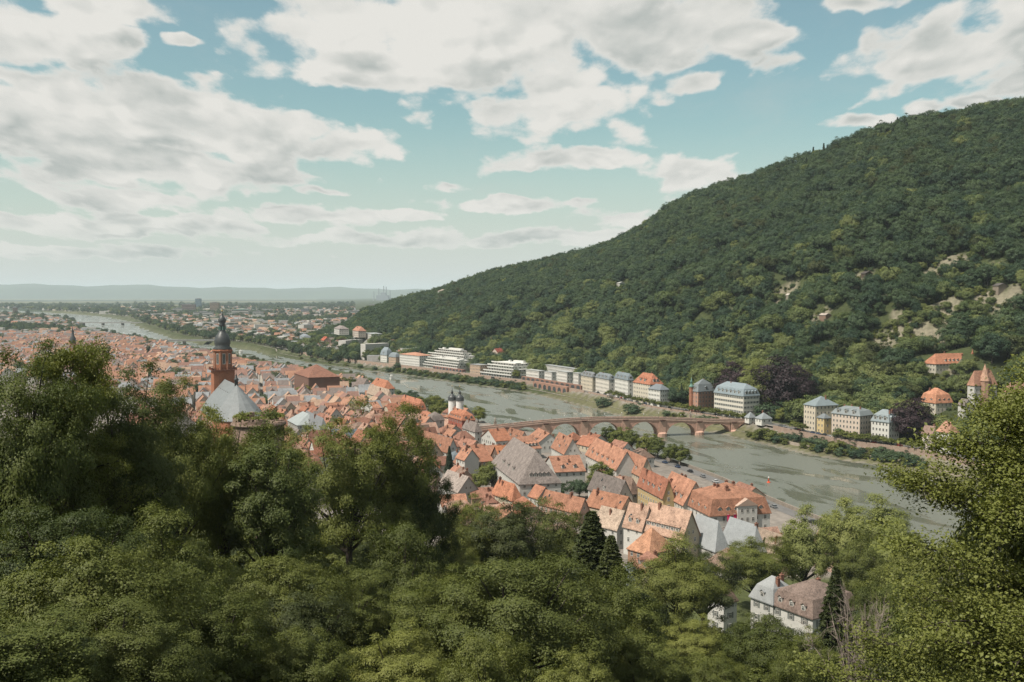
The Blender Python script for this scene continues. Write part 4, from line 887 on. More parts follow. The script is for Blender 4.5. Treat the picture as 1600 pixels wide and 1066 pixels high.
# ------------------------------------------------------------------ church
def church():
    T = atY(348, 575, 662); ax = Vector((.10, -.995, 0)).normalized()     # axis from the tower towards the choir (towards the viewer)
    ax = (atY(379, 620, 596)-T); ax.z = 0; Lc = ax.length; ax.normalize(); g = hz(T.x, T.y)-1
    rz = math.atan2(ax.y, ax.x); o = empty('church', (T.x, T.y, g), rz); tag(o, 'red sandstone church with tall baroque spire and pale hipped nave roof', 'church')
    zat = lambda py, Y: CAMZ-(py-461)*Y/F-g
    RS = (.34,.145,.085); Y0 = 662
    z1 = zat(577, Y0); z2 = zat(546, Y0)
    mb = MB(); mb.box(-6.7, 6.7, -6.7, 6.7, 0, z1); tw = obj('tower', mb.mesh('tower', M['stone']), o, color=RS)
    mb = MB(); mb.lathe([(5.8,z1),(5.8,z2)], 8, ph=math.pi/8); mb.lathe([(6.5,z2-1.3),(6.75,z2-.9),(6.75,z2-.3),(6.3,z2)], 8, ph=math.pi/8); obj('octagon', mb.mesh('octagon', M['stone']), tw, color=RS)
    mb = MB(); mb.box(-8.1,8.1,-8.1,8.1,z1-.5,z1)
    for k in range(13):
        t = -7.8+k*1.3
        for (x, y) in ((t,-7.8),(t,7.8),(-7.8,t),(7.8,t)): mb.box(x-.12,x+.12,y-.12,y+.12,z1,z1+1.2)
    for s_ in (-1, 1): mb.box(-8,8,s_*7.8-.14,s_*7.8+.14,z1+1.2,z1+1.45); mb.box(s_*7.8-.14,s_*7.8+.14,-8,8,z1+1.21,z1+1.46)
    obj('gallery', mb.mesh('gallery', M['stone']), tw, color=(.22,.10,.07))
    for k in range(8):
        a = k*math.pi/4; r = 5.8*math.cos(math.pi/8)+.02
        obj('bell_window', WIN1, tw, (r*math.cos(a), r*math.sin(a), (z1+z2)/2+.5), a-math.pi/2, (2.0, 1.5, 7.0))
        r2 = 5.8; b = a+math.pi/8; mb = MB(); mb.tube([(r2*math.cos(b), r2*math.sin(b), z1), (r2*math.cos(b), r2*math.sin(b), z2)], [.5, .45], 6); obj('buttress', mb.mesh('buttress', M['stone']), tw, color=(.40,.20,.13))
    for k in range(2):
        for sd in range(4):
            a = sd*math.pi/2; obj('window', WIN1, tw, (7.3*math.cos(a), 7.3*math.sin(a), 14+k*10), a-math.pi/2, (1.8, 1.5, 5))
    zz = [zat(p, Y0) for p in (546, 541, 533, 525, 520, 516, 508, 506, 500, 495, 491, 487)]
    mb = MB(); mb.lathe([(6.1,zz[0]),(6.3,zz[0]+.6),(4.7,zz[1]),(5.2,zz[1]+1.6),(5.3,zz[2]),(4.3,zz[3]),(2.7,zz[4]),(1.9,zz[5]),(1.8,zz[6]-.6),(2.4,zz[6]),(1.7,zz[7]),(2.5,zz[8]-1.0),(2.6,zz[8]+.4),(1.4,zz[9]),(.5,zz[10]),(.22,zz[11])], 16)
    dm = obj('spire', mb.mesh('spire', M['lead'], True), o)
    mb = MB()
    for k in range(8): a = k*math.pi/4; mb.box(2.25*math.cos(a)-.3,2.25*math.cos(a)+.3,2.25*math.sin(a)-.3,2.25*math.sin(a)+.3,zz[5]+.2,zz[6]-.9)
    obj('lantern', mb.mesh('lantern', M['copper']), dm)
    mb = MB(); z = zz[11]; mb.lathe([(.1,z),(.45,z+.5),(.1,z+1)], 8); mb.box(-.05,.05,-.05,.05,z+1,z+3.4); mb.box(-.05,.05,-.6,.6,z+2.2,z+2.35); obj('finial', mb.mesh('finial', M['gilt']), dm)
    # nave and choir: x runs from the tower to the choir
    wn = 15.0; L1 = Lc-10; L2 = Lc+6; ze = zat(655, 600); zr = zat(598, 630)
    mb = MB(); fp = [(6,-wn),(L1,-wn),(L2-3,-wn*.62),(L2,-wn*.2),(L2,wn*.2),(L2-3,wn*.62),(L1,wn),(6,wn)]
    k = len(fp)
    for i in range(k): p, q = fp[i], fp[(i+1) % k]; mb.poly([(*p,0),(*q,0),(*q,ze),(*p,ze)])
    mb.poly([(*p,ze) for p in fp]); obj('nave_wall', mb.mesh('nave_wall', M['stone']), o, color=RS)
    ov = lambda p: (p[0]+(.8 if p[0] > L1-1 else 0), p[1]*1.05)
    kn = .62; zk = ze+(zr-ze)*.45     # lower skirt of the roof and steeper upper roof
    E = [(*ov(p), ze-.3) for p in fp]
    K = [(6,-wn*kn,zk),(L1-3,-wn*kn,zk),(L1+4,-wn*.36,zk),(L1+6,-wn*.1,zk),(L1+6,wn*.1,zk),(L1+4,wn*.36,zk),(L1-3,wn*kn,zk),(6,wn*kn,zk)]
    R = [(6,0,zr),(L1-10,0,zr)]
    v = E+K+R; f = [[i, i+1, k+i+1, k+i] for i in range(k-1)]+[[k, k+1, 2*k+1, 2*k], [k+6, k+7, 2*k, 2*k+1]]+[[k+i, k+i+1, 2*k+1] for i in range(1, 6)]
    v, f = thicken(v, f, .3); rf = obj('nave_roof', mesh('nave_roof', v, f, M['slate']), o, color=(.19,.205,.21))
    for x in range(12, int(L1)-8, 7):
        for sy, zf in ((-1, .5), (1, .5), (1, .82)):
            y = sy*wn*kn*(1-zf)*1.0; obj('roof_hatch', DORM, rf, (x, y, zk+(zr-zk)*zf-.6), 0 if sy > 0 else math.pi, (.8, .5, .7), color=(.2,.2,.2))
    mb = MB(); x0 = L1-11; mb.lathe([(1.1,zr-1),(1.1,zr+2.5),(1.5,zr+2.7),(1.3,zr+3.6),(.5,zr+4.6),(.6,zr+5.4),(.15,zr+6.6),(.05,zr+9)], 10, x0, 0); obj('ridge_turret', mb.mesh('ridge_turret', M['lead'], True), rf)
    for i in range(int((L1-10)/8)):
        for sy in (-1, 1): obj('nave_window', WIN1, o, (12+i*8, sy*wn, ze*.55), 0 if sy > 0 else math.pi, (2.2, 1.5, ze*.6))
    for i in range(int((L1-6)/12)): FOOT.append((T.x+ax.x*i*12, T.y+ax.y*i*12, 17))
church()
# small steeple farther left, castle ruin in front of the church
def steeple(px, py_tip, py_eave, Y, r, label):
    p = atY(px, py_eave, Y); g = hz(p.x, p.y)-1; o = empty('steeple_church', (p.x, p.y, g)); tag(o, label, 'church'); he = p.z-g; tip = atY(px, py_tip, Y).z-g
    mb = MB(); mb.box(-r, r, -r, r, 0, he); obj('tower', mb.mesh('tower', M['stone']), o, color=(.42,.22,.16))
    d = tip-he; mb = MB(); mb.lathe([(r*1.25,he),(r*1.15,he+d*.1),(r*1.2,he+d*.28),(r*.6,he+d*.42),(r*.42,he+d*.6),(r*.5,he+d*.66),(r*.2,he+d*.8),(.08,he+d)], 12); obj('spire', mb.mesh('spire', M['lead'], True), o)
    for k in range(4): a = k*math.pi/2; obj('belfry_window', WIN1, o, (r*math.cos(a), r*math.sin(a), he-3.5), a-math.pi/2, (1.4, 1, 3))
    house_r = MB(); v, f = thicken(*roof_geo('gable', 26, 12, 12, 7), .3); obj('nave_roof', mesh('nave_roof', v, f, M['tile']), o, (14, 0, 0), color=RUSSET)
    mb = MB(); mb.box(1, 27, -6, 6, 0, 12); mb.poly([(27,-6,12),(27,6,12),(27,0,19)]); obj('nave_wall', mb.mesh('nave_wall', M['plaster']), o, color=SAND); FOOT.append((p.x, p.y, 14))
steeple(114, 508, 537, 1150, 2.8, 'smaller church with dark onion spire among roofs at far left')
steeple(137, 560, 571, 930, 1.6, 'little dark ridge turret chapel near the big left tree')
def ruin():
    p = atY(404, 650, 205); zb = hz(p.x, p.y)-2; o = empty('castle_ruin', (p.x, p.y, zb)); tag(o, 'broken round sandstone castle tower behind the left trees', 'ruin')
    r = np.random.default_rng(5); mb = MB(); n = 40; top0 = p.z-zb; R0, R1 = 5.2, 3.6
    hs = [top0+(-.2 if math.cos(2*math.pi*i/n) < .5 else -1.2)+r.normal(0, .35)+(-1.6 if 3 < i < 7 else 0) for i in range(n)]
    for i in range(n):
        a, b = 2*math.pi*i/n, 2*math.pi*(i+1)/n; h0 = hs[i]
        P = lambda R_, t, z: (R_*math.cos(t), R_*math.sin(t), z)
        mb.poly([P(R0,a,0),P(R0,b,0),P(R0,b,h0),P(R0,a,h0)]); mb.poly([P(R1,b,0),P(R1,a,0),P(R1,a,h0),P(R1,b,h0)]); mb.poly([P(R0,a,h0),P(R0,b,h0),P(R1,b,h0),P(R1,a,h0)])
        mb.poly([P(R0,a,0),P(R1,a,0),P(R1,a,h0),P(R0,a,h0)])
    obj('wall', mb.mesh('wall', surf('ruin_stone', (.27,.19,.15), .5, .5, 1.8, .95, .9)), o)
    mb = MB(); mb.lathe([(R0+.3,top0-1.9),(R0+.45,top0-1.6),(R0+.3,top0-1.3)], 40); obj('string_course', mb.mesh('string_course', M['stone']), o, color=(.22,.16,.13))
    C = r.normal(size=(1500,3)); C = np.stack([np.clip(r.normal(0,.5,1500),-1,1), r.random(1500)*6.28, r.random(1500)], 1)
    rad = 4.4+C[:,0]*.9; X = np.stack([rad*np.cos(C[:,1]), rad*np.sin(C[:,1]), top0-.1+C[:,2]*.5-.3*np.abs(C[:,0])], 1)
    obj('weeds', leaf_mesh('weeds', X, unit(r.normal(size=(1500,3))+np.array([0,0,1])), .3, r.random(1500), M['leafC'], r), o)
ruin()
# ------------------------------------------------------------------ north bank buildings
def nb_pt(px, t):
    p = offset(NR, t); u = p[:, 0]/p[:, 1]-(px-800)/F
    for i in range(len(p)-1):
        if u[i]*u[i+1] <= 0:
            k = u[i]/(u[i]-u[i+1]); q = p[i]+(p[i+1]-p[i])*k; j0, j1 = max(0, i-3), min(len(p)-1, i+4); d = p[j1]-p[j0]; d /= np.linalg.norm(d); return q, d
    return p[-1], (p[-1]-p[-2])/np.linalg.norm(p[-1]-p[-2])
NLAND = []
def nhouse(label, px, t, eave, lpx, rpx, name='house', group='buildings along the north bank', turn=0, cat='house', ridge='a', **kw):
    q, d = nb_pt(px, t); ca, sa = math.cos(turn), math.sin(turn); d = np.array([d[0]*ca-d[1]*sa, d[0]*sa+d[1]*ca])
    ze = atY(px, eave, q[1]).z; a = Vector((d[0], d[1], 0)); b = Vector((a.y, -a.x, 0)); c = Vector((q[0], q[1], ze))
    def ext(v, tpx): u = (tpx-800)/F; return abs((u*c.y-c.x)/(v.x-u*v.y))
    L = max(5, min(ext(a, lpx), 75)); Wd = max(5, min(ext(b, rpx), 45)); ctr = c+a*L/2+b*Wd/2; g = 8.6
    rz = math.atan2(a.y, a.x); sides = kw.pop('sides', 'nw'); dorm = kw.pop('dorm', {})
    if ridge == 'b':
        rz = math.atan2(b.y, b.x); L, Wd = Wd, L; mp = {'n': 'w', 'w': 's', 's': 'e', 'e': 'n'}; sides = ''.join(mp[k] for k in sides); dorm = {mp[k]: n for k, n in dorm.items()}
    if 'wall' in kw: kw['wall'] = tuple(min(v*1.16, .88) for v in kw['wall'])
    kw.setdefault('dscale', 1.45)
    FOOT.append((ctr.x, ctr.y, .42*math.hypot(L, Wd))); NLAND.append((px, ctr.x, ctr.y, label))
    o = house(name, (ctr.x, ctr.y), rz, L, Wd, ze-g, z0=g, sides=sides, dorm=dorm, **kw); tag(o, label, cat, group); return o
def terraces(label, px, t, tops, lpx, rpx, back=3.2, wall=WHITE, group='terraced flats on the north bank', seed=0, name='terraced_flats'):
    """stepped flats: tops = roof line py of each storey block, from the river face backwards"""
    r = random.Random(seed); q, d = nb_pt(px, t); a = Vector((d[0], d[1], 0)); b = Vector((a.y, -a.x, 0)); c = Vector((q[0], q[1], 0))
    def ext(v, tpx): u = (tpx-800)/F; return abs((u*c.y-c.x)/(v.x-u*v.y))
    L = min(ext(a, lpx), 110); Wd = min(ext(b, rpx), 70); ctr = c+a*L/2+b*Wd/2
    g = 8.6; o = empty(name, (ctr.x, ctr.y, g), math.atan2(a.y, a.x)); tag(o, label, 'building', group)
    FOOT.append((ctr.x, ctr.y, .42*math.hypot(L, Wd))); FOOT.append((ctr.x+a.x*L*.3, ctr.y+a.y*L*.3, Wd*.6)); FOOT.append((ctr.x-a.x*L*.3, ctr.y-a.y*L*.3, Wd*.6)); NLAND.append((px, ctr.x, ctr.y, label))
    n = len(tops); z = 0
    for k, (hgt, inset, e0, e1) in enumerate(tops):
        l0, l1 = -L/2+e0, L/2-e1; y1 = Wd/2-inset; y0 = -Wd/2
        mb = MB(); mb.box(l0, l1, y0, y1, z, z+hgt-.02); fl = obj('storey', mb.mesh('storey', M['plaster']), o, color=tuple(v*r.uniform(.94, 1.02) for v in wall))
        mb = MB(); 
        mb.box(l0-.3, l1+.3, y0, y1+1.7, z+hgt-.32, z+hgt+.02); mb.box(l0-.3, l1+.3, y1+1.55, y1+1.7, z+hgt, z+hgt+.95); mb.box(l0-.3, l0-.15, y1-6, y1+1.55, z+hgt, z+hgt+.95)
        obj('balcony', mb.mesh('balcony', M['white']), fl)
        m = int((l1-l0)/5.2)
        for i in range(m):
            x = l0+(i+.5)*(l1-l0)/m
            obj('window', WIN1, o, (x+r.uniform(-.5, .5), y1, z+hgt*.47), 0, (r.choice((1.8, 2.6, 3.2)), 1, min(2.1, hgt*.66)))
        for i in range(max(1, int(Wd/7))):
            y = y1-2.5-i*6
            if y > y0+1.5: obj('window', WIN1, o, (l0, y, z+hgt*.5), math.pi/2, (r.choice((1.4, 2.2)), 1, 1.7))
        z += hgt
    mb = MB(); mb.box(-L*.2, L*.12, -Wd/2+1, -Wd/2+5, z, z+2.2); mb.box(L*.25, L*.3, -Wd/2+1, -Wd/2+4, z, z+1.8); obj('roof_box', mb.mesh('roof_box', M['white']), o)
    return o
N_ = nhouse
N_('white house with steep blue slate turret roof at the far end of the row', 604,40,555,594,613, kind='mansard', rise=11, roof=(.24,.28,.31), slate=True, wall=WHITE, dorm={'n':1}, chim=0)
N_('pink stone house with blue grey mansard left of the orange capped flats', 618,30,558,607,626, kind='mansard', rise=6, roof=(.20,.23,.25), slate=True, wall=SAND, chim=0)
N_('stepped white apartment house with orange hipped cap', 655,34,556,624,674, kind='hip', rise=3.5, roof=(.42,.22,.15), wall=WHITE, chim=1, sides='nw', name='apartment_house', cat='building', ridge='b')
terraces('long white terraced flats with planted balconies, upper tier behind', 725, 58, [(11,0,0,0),(3.2,2,2,3),(3.2,5,6,2),(3.2,8,14,16),(2.8,11,26,22)], 655, 745, seed=1)
terraces('lower tier of white terraced flats above the brown arcade', 716, 30, [(5,0,0,0),(3.2,1.5,2,2),(3.2,3,1,4),(3.2,5,4,5)], 662, 736, seed=2)
N_('square sandstone block with flat grey cap right of the terraced flats', 750,30,571,734,764, kind='flat', rise=1, roof=(.30,.31,.31), slate=True, wall=SAND, chim=0, name='stone_block')
N_('steep dark red roofed gabled house standing above the flats', 782,95,556,764,792, rise=9, roof=(.20,.055,.04), wall=(.55,.45,.38), dorm={'n':2}, chim=1, ridge='b')
terraces('white terraced flats with long cream awnings in the middle of the row', 800, 30, [(4.0,0,0,0),(3.2,2.5,3,3),(3.2,5,2,8),(3.2,9,8,3),(3,14,10,4)], 752, 838, seed=3)
N_('white modern block with three strips of windows', 842,33,580,822,851, kind='flat', rise=1, roof=(.40,.41,.40), slate=True, wall=WHITE, chim=0, step=2.4, name='modern_block')
N_('white modern block beside a dark recess', 862,31,582,851,869, kind='flat', rise=1, roof=(.40,.41,.40), slate=True, wall=WHITE, chim=0, step=2.4, name='modern_block')
N_('white modern block with wide balconies', 886,31,582,871,895, kind='flat', rise=1, roof=(.40,.41,.40), slate=True, wall=WHITE, chim=0, step=2.4, name='modern_block')
N_('narrow white modern block next to the cream corner house', 904,31,584,896,911, kind='flat', rise=1, roof=(.40,.41,.40), slate=True, wall=WHITE, chim=0, step=2.4, name='modern_block')
N_('long pale grey penthouse roof behind the modern blocks', 900,52,577,850,908, kind='flat', rise=1, roof=(.33,.34,.34), slate=True, wall=LG, chim=0, name='penthouse')
N_('cream four storey corner house with dark mansard attic', 926,28,589,908,934, kind='mansard', rise=4.5, roof=(.19,.20,.21), slate=True, wall=(.60,.53,.42), dorm={'n':3,'w':1}, chim=1)
N_('white house with blue grey slate mansard and window bands', 952,28,593,931,962, kind='mansard', rise=5, roof=(.20,.225,.24), slate=True, wall=(.62,.58,.52), dorm={'n':3,'w':1}, chim=1)
N_('white house with grey mansard next to the orange mansard villa', 982,28,594,961,990, kind='mansard', rise=6, roof=(.18,.21,.23), slate=True, wall=WHITE, dorm={'n':3,'w':1}, chim=2)
N_('cream villa under a tall orange mansard roof', 1016,28,600,990,1037, kind='hip', rise=8.5, roof=(.37,.16,.10), wall=(.64,.58,.48), dorm={'n':2,'w':2}, chim=1, name='villa')
N_('low white wing with slate hipped roof beside the orange mansard villa', 1032,26,609,1014,1047, kind='hip', rise=4, roof=(.17,.19,.21), slate=True, wall=WHITE, chim=0, step=2.2)
nv = N_('red brick villa with slate roof and green domed corner turret', 1092,28,612,1081,1117, kind='mansard', rise=10, roof=(.20,.225,.235), slate=True, wall=(.37,.215,.16), wmat='stone', dorm={'n':1,'w':1}, chim=1, name='brick_villa')
def turret(o, dx, dy, h, r, wallc, dome='copper'):
    mb = MB(); mb.lathe([(r,0),(r,h),(r*1.15,h+.1),(r*1.15,h+.6)], 8, dx, dy); t = obj('turret', mb.mesh('turret', M['stone']), o, color=wallc)
    mb = MB(); mb.lathe([(r*1.2,h+.6),(r*1.0,h+1.6),(r*.45,h+2.8),(r*.45,h+4.6),(r*.65,h+4.8),(r*.3,h+6),(.06,h+9)], 8, dx, dy); obj('turret_dome', mb.mesh('turret_dome', M[dome], True), t)
def local_dims(o):
    w = [c for c in o.children if c.name.startswith('wall')][0].data; co = [v.co for v in w.vertices]; return max(v.x for v in co), max(v.y for v in co), max(v.z for v in co)
lx, ly, lz = local_dims(nv); turret(nv, lx-.5, ly+.3, lz+2.5, 1.9, (.36,.17,.11))
N_('large white four storey house with blue slate mansard and shuttered windows', 1163,26,619,1117,1188, kind='mansard', rise=9, roof=(.23,.275,.30), slate=True, wall=(.66,.62,.54), dorm={'n':6,'w':4}, chim=2, step=2.6, shutters=True, name='grand_house')
N_('brown roofed cream house half hidden by garden trees', 1214,62,628,1188,1232, kind='hip', rise=4, roof=BROWN, wall=CREAM, chim=1)
N_('small white toll pavilion with slate pyramid roof at the bridge end', 1172,19,652,1166,1183, kind='hip', rise=3.5, roof=(.24,.26,.27), slate=True, wall=WHITE, chim=0, name='pavilion')
N_('second white pavilion with slate roof on the wall right of the bridge', 1192,20,654,1182,1208, kind='hip', rise=3.8, roof=(.22,.24,.25), slate=True, wall=WHITE, chim=1, name='pavilion')
N_('yellow villa with low blue slate hipped roof and loggia', 1276,34,634,1258,1312, kind='hip', rise=6, roof=(.21,.255,.27), slate=True, wall=(.60,.53,.42), chim=1, name='villa')
N_('small yellow annexe with grey roof in front of the yellow villa', 1290,30,653,1279,1301, kind='hip', rise=2.5, roof=(.20,.22,.23), slate=True, wall=YEL, chim=0)
N_('cream row house with red stone trim and slate mansard', 1346,28,650,1302,1367, kind='mansard', rise=5, roof=(.20,.225,.23), slate=True, wall=(.60,.50,.42), dorm={'n':3}, chim=3, step=2.6)
N_('white house with pale blue slate mansard beside the copper beech', 1392,27,660,1364,1408, kind='mansard', rise=7.5, roof=(.27,.315,.33), slate=True, wall=WHITE, dorm={'n':3,'w':2}, chim=2, step=2.4)
N_('brown roofed house left of the white riverside house', 1460,26,678,1444,1470, rise=4.5, roof=(.25,.17,.14), wall=(.58,.50,.45), chim=1)
N_('white riverside house with faded orange roof behind the right tree', 1488,25,675,1467,1502, kind='hip', rise=5.5, roof=(.38,.215,.15), wall=WHITE, chim=2)
# stone arcades below the flats
def arcade(label, px0, px1, t, z0, z1, n, color):
    p0, _ = nb_pt(px0, t); p1, _ = nb_pt(px1, t); a = Vector((p0[0]-p1[0], p0[1]-p1[1], 0)); L = a.length; o = empty('arcade', (p1[0], p1[1], z0), math.atan2(a.y, a.x)); tag(o, label, 'arcade', 'stone arcades under the flats')
    mb = MB(); mb.box(0, L, -5, 0, 0, z1-z0); obj('wall', mb.mesh('wall', M['stone']), o, color=color)
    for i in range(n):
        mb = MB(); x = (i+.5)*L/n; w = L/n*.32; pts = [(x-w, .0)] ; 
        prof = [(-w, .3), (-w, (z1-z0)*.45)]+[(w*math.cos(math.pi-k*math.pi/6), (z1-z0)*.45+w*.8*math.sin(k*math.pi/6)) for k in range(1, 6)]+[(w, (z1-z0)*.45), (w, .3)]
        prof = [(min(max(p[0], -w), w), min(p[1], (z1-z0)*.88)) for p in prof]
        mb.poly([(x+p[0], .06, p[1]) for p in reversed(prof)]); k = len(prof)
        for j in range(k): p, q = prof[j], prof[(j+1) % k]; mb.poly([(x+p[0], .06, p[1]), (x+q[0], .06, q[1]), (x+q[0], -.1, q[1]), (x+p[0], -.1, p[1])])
        obj('dark_arch_panel', mb.mesh('dark_arch_panel', M['lead']), o)  # solid dark panel on the wall: shade of the opening put into its colour
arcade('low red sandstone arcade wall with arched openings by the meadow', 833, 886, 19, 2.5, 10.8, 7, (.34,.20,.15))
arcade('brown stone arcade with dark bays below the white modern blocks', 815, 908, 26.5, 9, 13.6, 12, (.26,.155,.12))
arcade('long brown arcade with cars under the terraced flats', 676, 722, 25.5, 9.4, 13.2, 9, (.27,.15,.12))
# villas up the slope
def hhouse(label, px, base, eave, lpx, rpx, ax=(-.35,.94), ridge='a', name='villa', group='villas on the wooded slope', Y=None, **kw):
    p = hit(px, base) if Y is None else atY(px, base, Y)
    if Y is None: p = Vector((p.x*(p.y-9)/p.y, p.y-9, p.z-5))
    ze = atY(px, eave, p.y).z; a = Vector((*ax, 0)).normalized(); b = Vector((a.y, -a.x, 0)); c = Vector((p.x, p.y, ze))
    def ext(v, tpx): u = (tpx-800)/F; return abs((u*c.y-c.x)/(v.x-u*v.y))
    L = max(6, min(ext(a, lpx), 50)); Wd = max(6, min(ext(b, rpx), 60)); ctr = c+a*L/2+b*Wd/2; g = p.z-4
    rz = math.atan2(a.y, a.x); sides = kw.pop('sides', 'nw'); dorm = kw.pop('dorm', {})
    if ridge == 'b':
        rz = math.atan2(b.y, b.x); L, Wd = Wd, L; mp = {'n': 'w', 'w': 's', 's': 'e', 'e': 'n'}; sides = ''.join(mp[k] for k in sides); dorm = {mp[k]: n for k, n in dorm.items()}
    FOOT.append((ctr.x, ctr.y, .5*math.hypot(L, Wd))); FOOT.append((ctr.x-a.x*L*.8, ctr.y-a.y*L*.8-8, 12)); NLAND.append((px, ctr.x, ctr.y, label))
    if name == 'villa': FRONT.append((px, p.y))
    o = house(name, (ctr.x, ctr.y), rz, L, Wd, ze-g, z0=g, sides=sides, dorm=dorm, floors=max(2, int((ze-g-4)/3.2)+1), **kw); tag(o, label, 'villa', group); return o
FRONT = []
v1 = hhouse('long cream villa with orange roof and spired corner high on the slope', 1462,578,568,1444,1523, ridge='b', kind='hip', rise=7, roof=(.40,.185,.115), wall=(.64,.60,.50), dorm={'w':5}, chim=2)
lx, ly, lz = local_dims(v1); turret(v1, lx-1, -ly+.5, lz+1.5, 2.0, (.60,.55,.45), 'tile'); [setattr(c, 'color', (.38,.17,.11,1)) for t in v1.children if t.name.startswith('turret') for c in t.children]
hhouse('cream villa with orange mansard roof above the copper beech', 1462,640,630,1440,1491, kind='mansard', rise=10, roof=(.41,.20,.125), wall=(.64,.59,.49), dorm={'n':2,'w':3}, chim=2)
v2 = hhouse('white tower villa with pointed orange roof at far right', 1522,632,600,1514,1560, kind='hip', rise=9, roof=(.36,.20,.14), wall=WHITE, chim=1, ridge='b')
lx, ly, lz = local_dims(v2); mb = MB(); mb.lathe([(3.4,lz*.3),(3.4,lz+2)], 8, -lx*.1, -ly); mb.lathe([(3.8,lz+1.8),(2.2,lz+6.5),(.1,lz+14)], 8, -lx*.1, -ly, 1); obj('tower', mb.mesh('tower', [M['plaster'], M['tile']]), v2, color=(.45,.28,.20))
hhouse('small white house with grey roof left of the tower villa', 1507,644,633,1502,1522, rise=4, roof=GREY, wall=WHITE, chim=0)
hhouse('pink house behind the right hand tree', 1580,640,612,1568,1615, kind='hip', rise=6, roof=(.38,.23,.17), wall=PINKW, chim=1, ridge='b')
hhouse('pale villa with grey roof above the far river bend', 530,520,514,514,545, kind='hip', rise=5, roof=(.23,.2,.19), wall=WHITE, Y=1750, chim=1)
hhouse('cream villa with orange hipped roof above the far river bend', 560,524,517,547,572, kind='hip', rise=7, roof=(.38,.19,.13), wall=(.6,.52,.45), Y=1720, chim=1)
hhouse('low white flats with grey roof beside the dark trees', 580,528,522,560,597, kind='flat', rise=1, roof=(.4,.42,.42), slate=True, wall=WHITE, Y=1700, chim=0)
hhouse('red roofed narrow house between trees on the far bank', 506,547,532,501,517, rise=6, roof=(.36,.10,.06), wall=(.5,.36,.28), Y=1740, chim=1)
hhouse('white flat roofed apartments on the far bank', 530,552,541,514,542, kind='flat', rise=1, roof=(.5,.5,.48), slate=True, wall=WHITE, Y=1660, chim=0)
hhouse('second white flat roofed apartments nearer the dark grove', 552,556,546,536,564, kind='flat', rise=1, roof=(.5,.5,.48), slate=True, wall=WHITE, Y=1620, chim=0)
hhouse('pale house with grey turret roof on the far bank', 474,540,530,465,486, kind='mansard', rise=9, roof=(.2,.22,.24), slate=True, wall=(.55,.5,.45), Y=1860, chim=1)
hhouse('white hilltop house beside the dark poplar', 690,462,455,684,702, kind='hip', rise=4, roof=(.4,.33,.28), wall=WHITE, chim=0, Y=1990)
hhouse('dark timber garden hut on the vineyard slope', 1352,432,427,1345,1362, rise=2, roof=(.08,.07,.065), wall=(.12,.09,.07), chim=0, name='garden_hut', sides='')
hhouse('low garden shed with pale roof among the terraces', 1290,496,492,1280,1298, rise=1.5, roof=(.35,.3,.26), wall=(.3,.2,.15), chim=0, name='garden_hut', sides='')
hhouse('small white hut high on the left slope', 968,446,442,963,976, rise=1.5, roof=(.45,.45,.43), wall=WHITE, chim=0, name='garden_hut', sides='')
hhouse('small pale garden hut near the vineyard wall', 1232,466,461,1226,1242, rise=2, roof=(.4,.36,.32), wall=(.4,.36,.3), chim=0, name='garden_hut', sides='')
hhouse('dark roofed summer house near the right vineyard', 1560,452,446,1550,1574, rise=2, roof=(.10,.09,.085), wall=(.3,.25,.2), chim=0, name='garden_hut', sides='')
hhouse('pink spired chapel house behind the terraced flats', 768,540,533,764,772, kind='hip', rise=7, roof=(.36,.19,.13), wall=(.5,.36,.3), chim=0, sides='w')
# ------------------------------------------------------------------ generic old town
TLX = [0,60,150,200,215,260,300,380,420,440,480,520,600,680,700,780,900,960,1000,1130,1230,1300,1400,1500,1600]
TLY = [562,565,578,595,640,628,645,640,692,690,700,668,668,715,770,790,800,832,850,850,850,870,840,760,640]
def treeline(px): return float(np.interp(px, TLX, TLY))
TREES_TOWN = [(702,700,'spruce',16,'dark spruce standing among the roofs left of the white walled house'),(768,728,'mid0',13,'round courtyard tree beside the grey roofed mansion'),(750,735,'mid0',10,'lower green tree in the courtyard left of the mansion'),
    (886,722,'mid0',14,'slender tree in front of the white house right of the mansion'),(940,728,'mid0',14,'broad dark tree between mansion and long dormer house'),(870,752,'mid1',9,'bushy tree at the right corner of the mansion'),(905,748,'mid1',9,'low dark tree under the broad courtyard tree')]
BANKT = [(955,700,12),(972,690,13),(990,698,12.5),(1012,706,12.5),(1030,715,12),(1050,722,10),(1064,730,11)]
fixed_trees = []; _GREEN = []
for (px, py, k, h, lab) in TREES_TOWN:
    p = at(px, py, 11+h*.8); fixed_trees.append((p.x, p.y, h, k, lab)); FOOT.append((p.x, p.y, 4.5))
_bp = np.array([pix(a, b, .3) for a, b in SB if b > 420]); _bo = np.argsort(_bp[:, 0])
def bankpy(px): return np.interp(px, _bp[_bo, 0], _bp[_bo, 1])
gen = []
_tens = {20: 'twenty', 30: 'thirty', 40: 'forty'}
ordn = ['leftmost', 'second', 'third', 'fourth', 'fifth', 'sixth', 'seventh', 'eighth', 'ninth', 'tenth', 'eleventh', 'twelfth', 'thirteenth', 'fourteenth', 'fifteenth', 'sixteenth', 'seventeenth', 'eighteenth', 'nineteenth', 'twentieth']
_tens.update({50: 'fifty', 60: 'sixty', 70: 'seventy'})
ordn += [f'{_tens[t]} {w}' for t in (20, 30, 40, 50, 60, 70) for w in ('first', 'second', 'third', 'fourth', 'fifth', 'sixth', 'seventh', 'eighth', 'ninth', 'and tenth')]
SBr = resample(SB, 3.0)
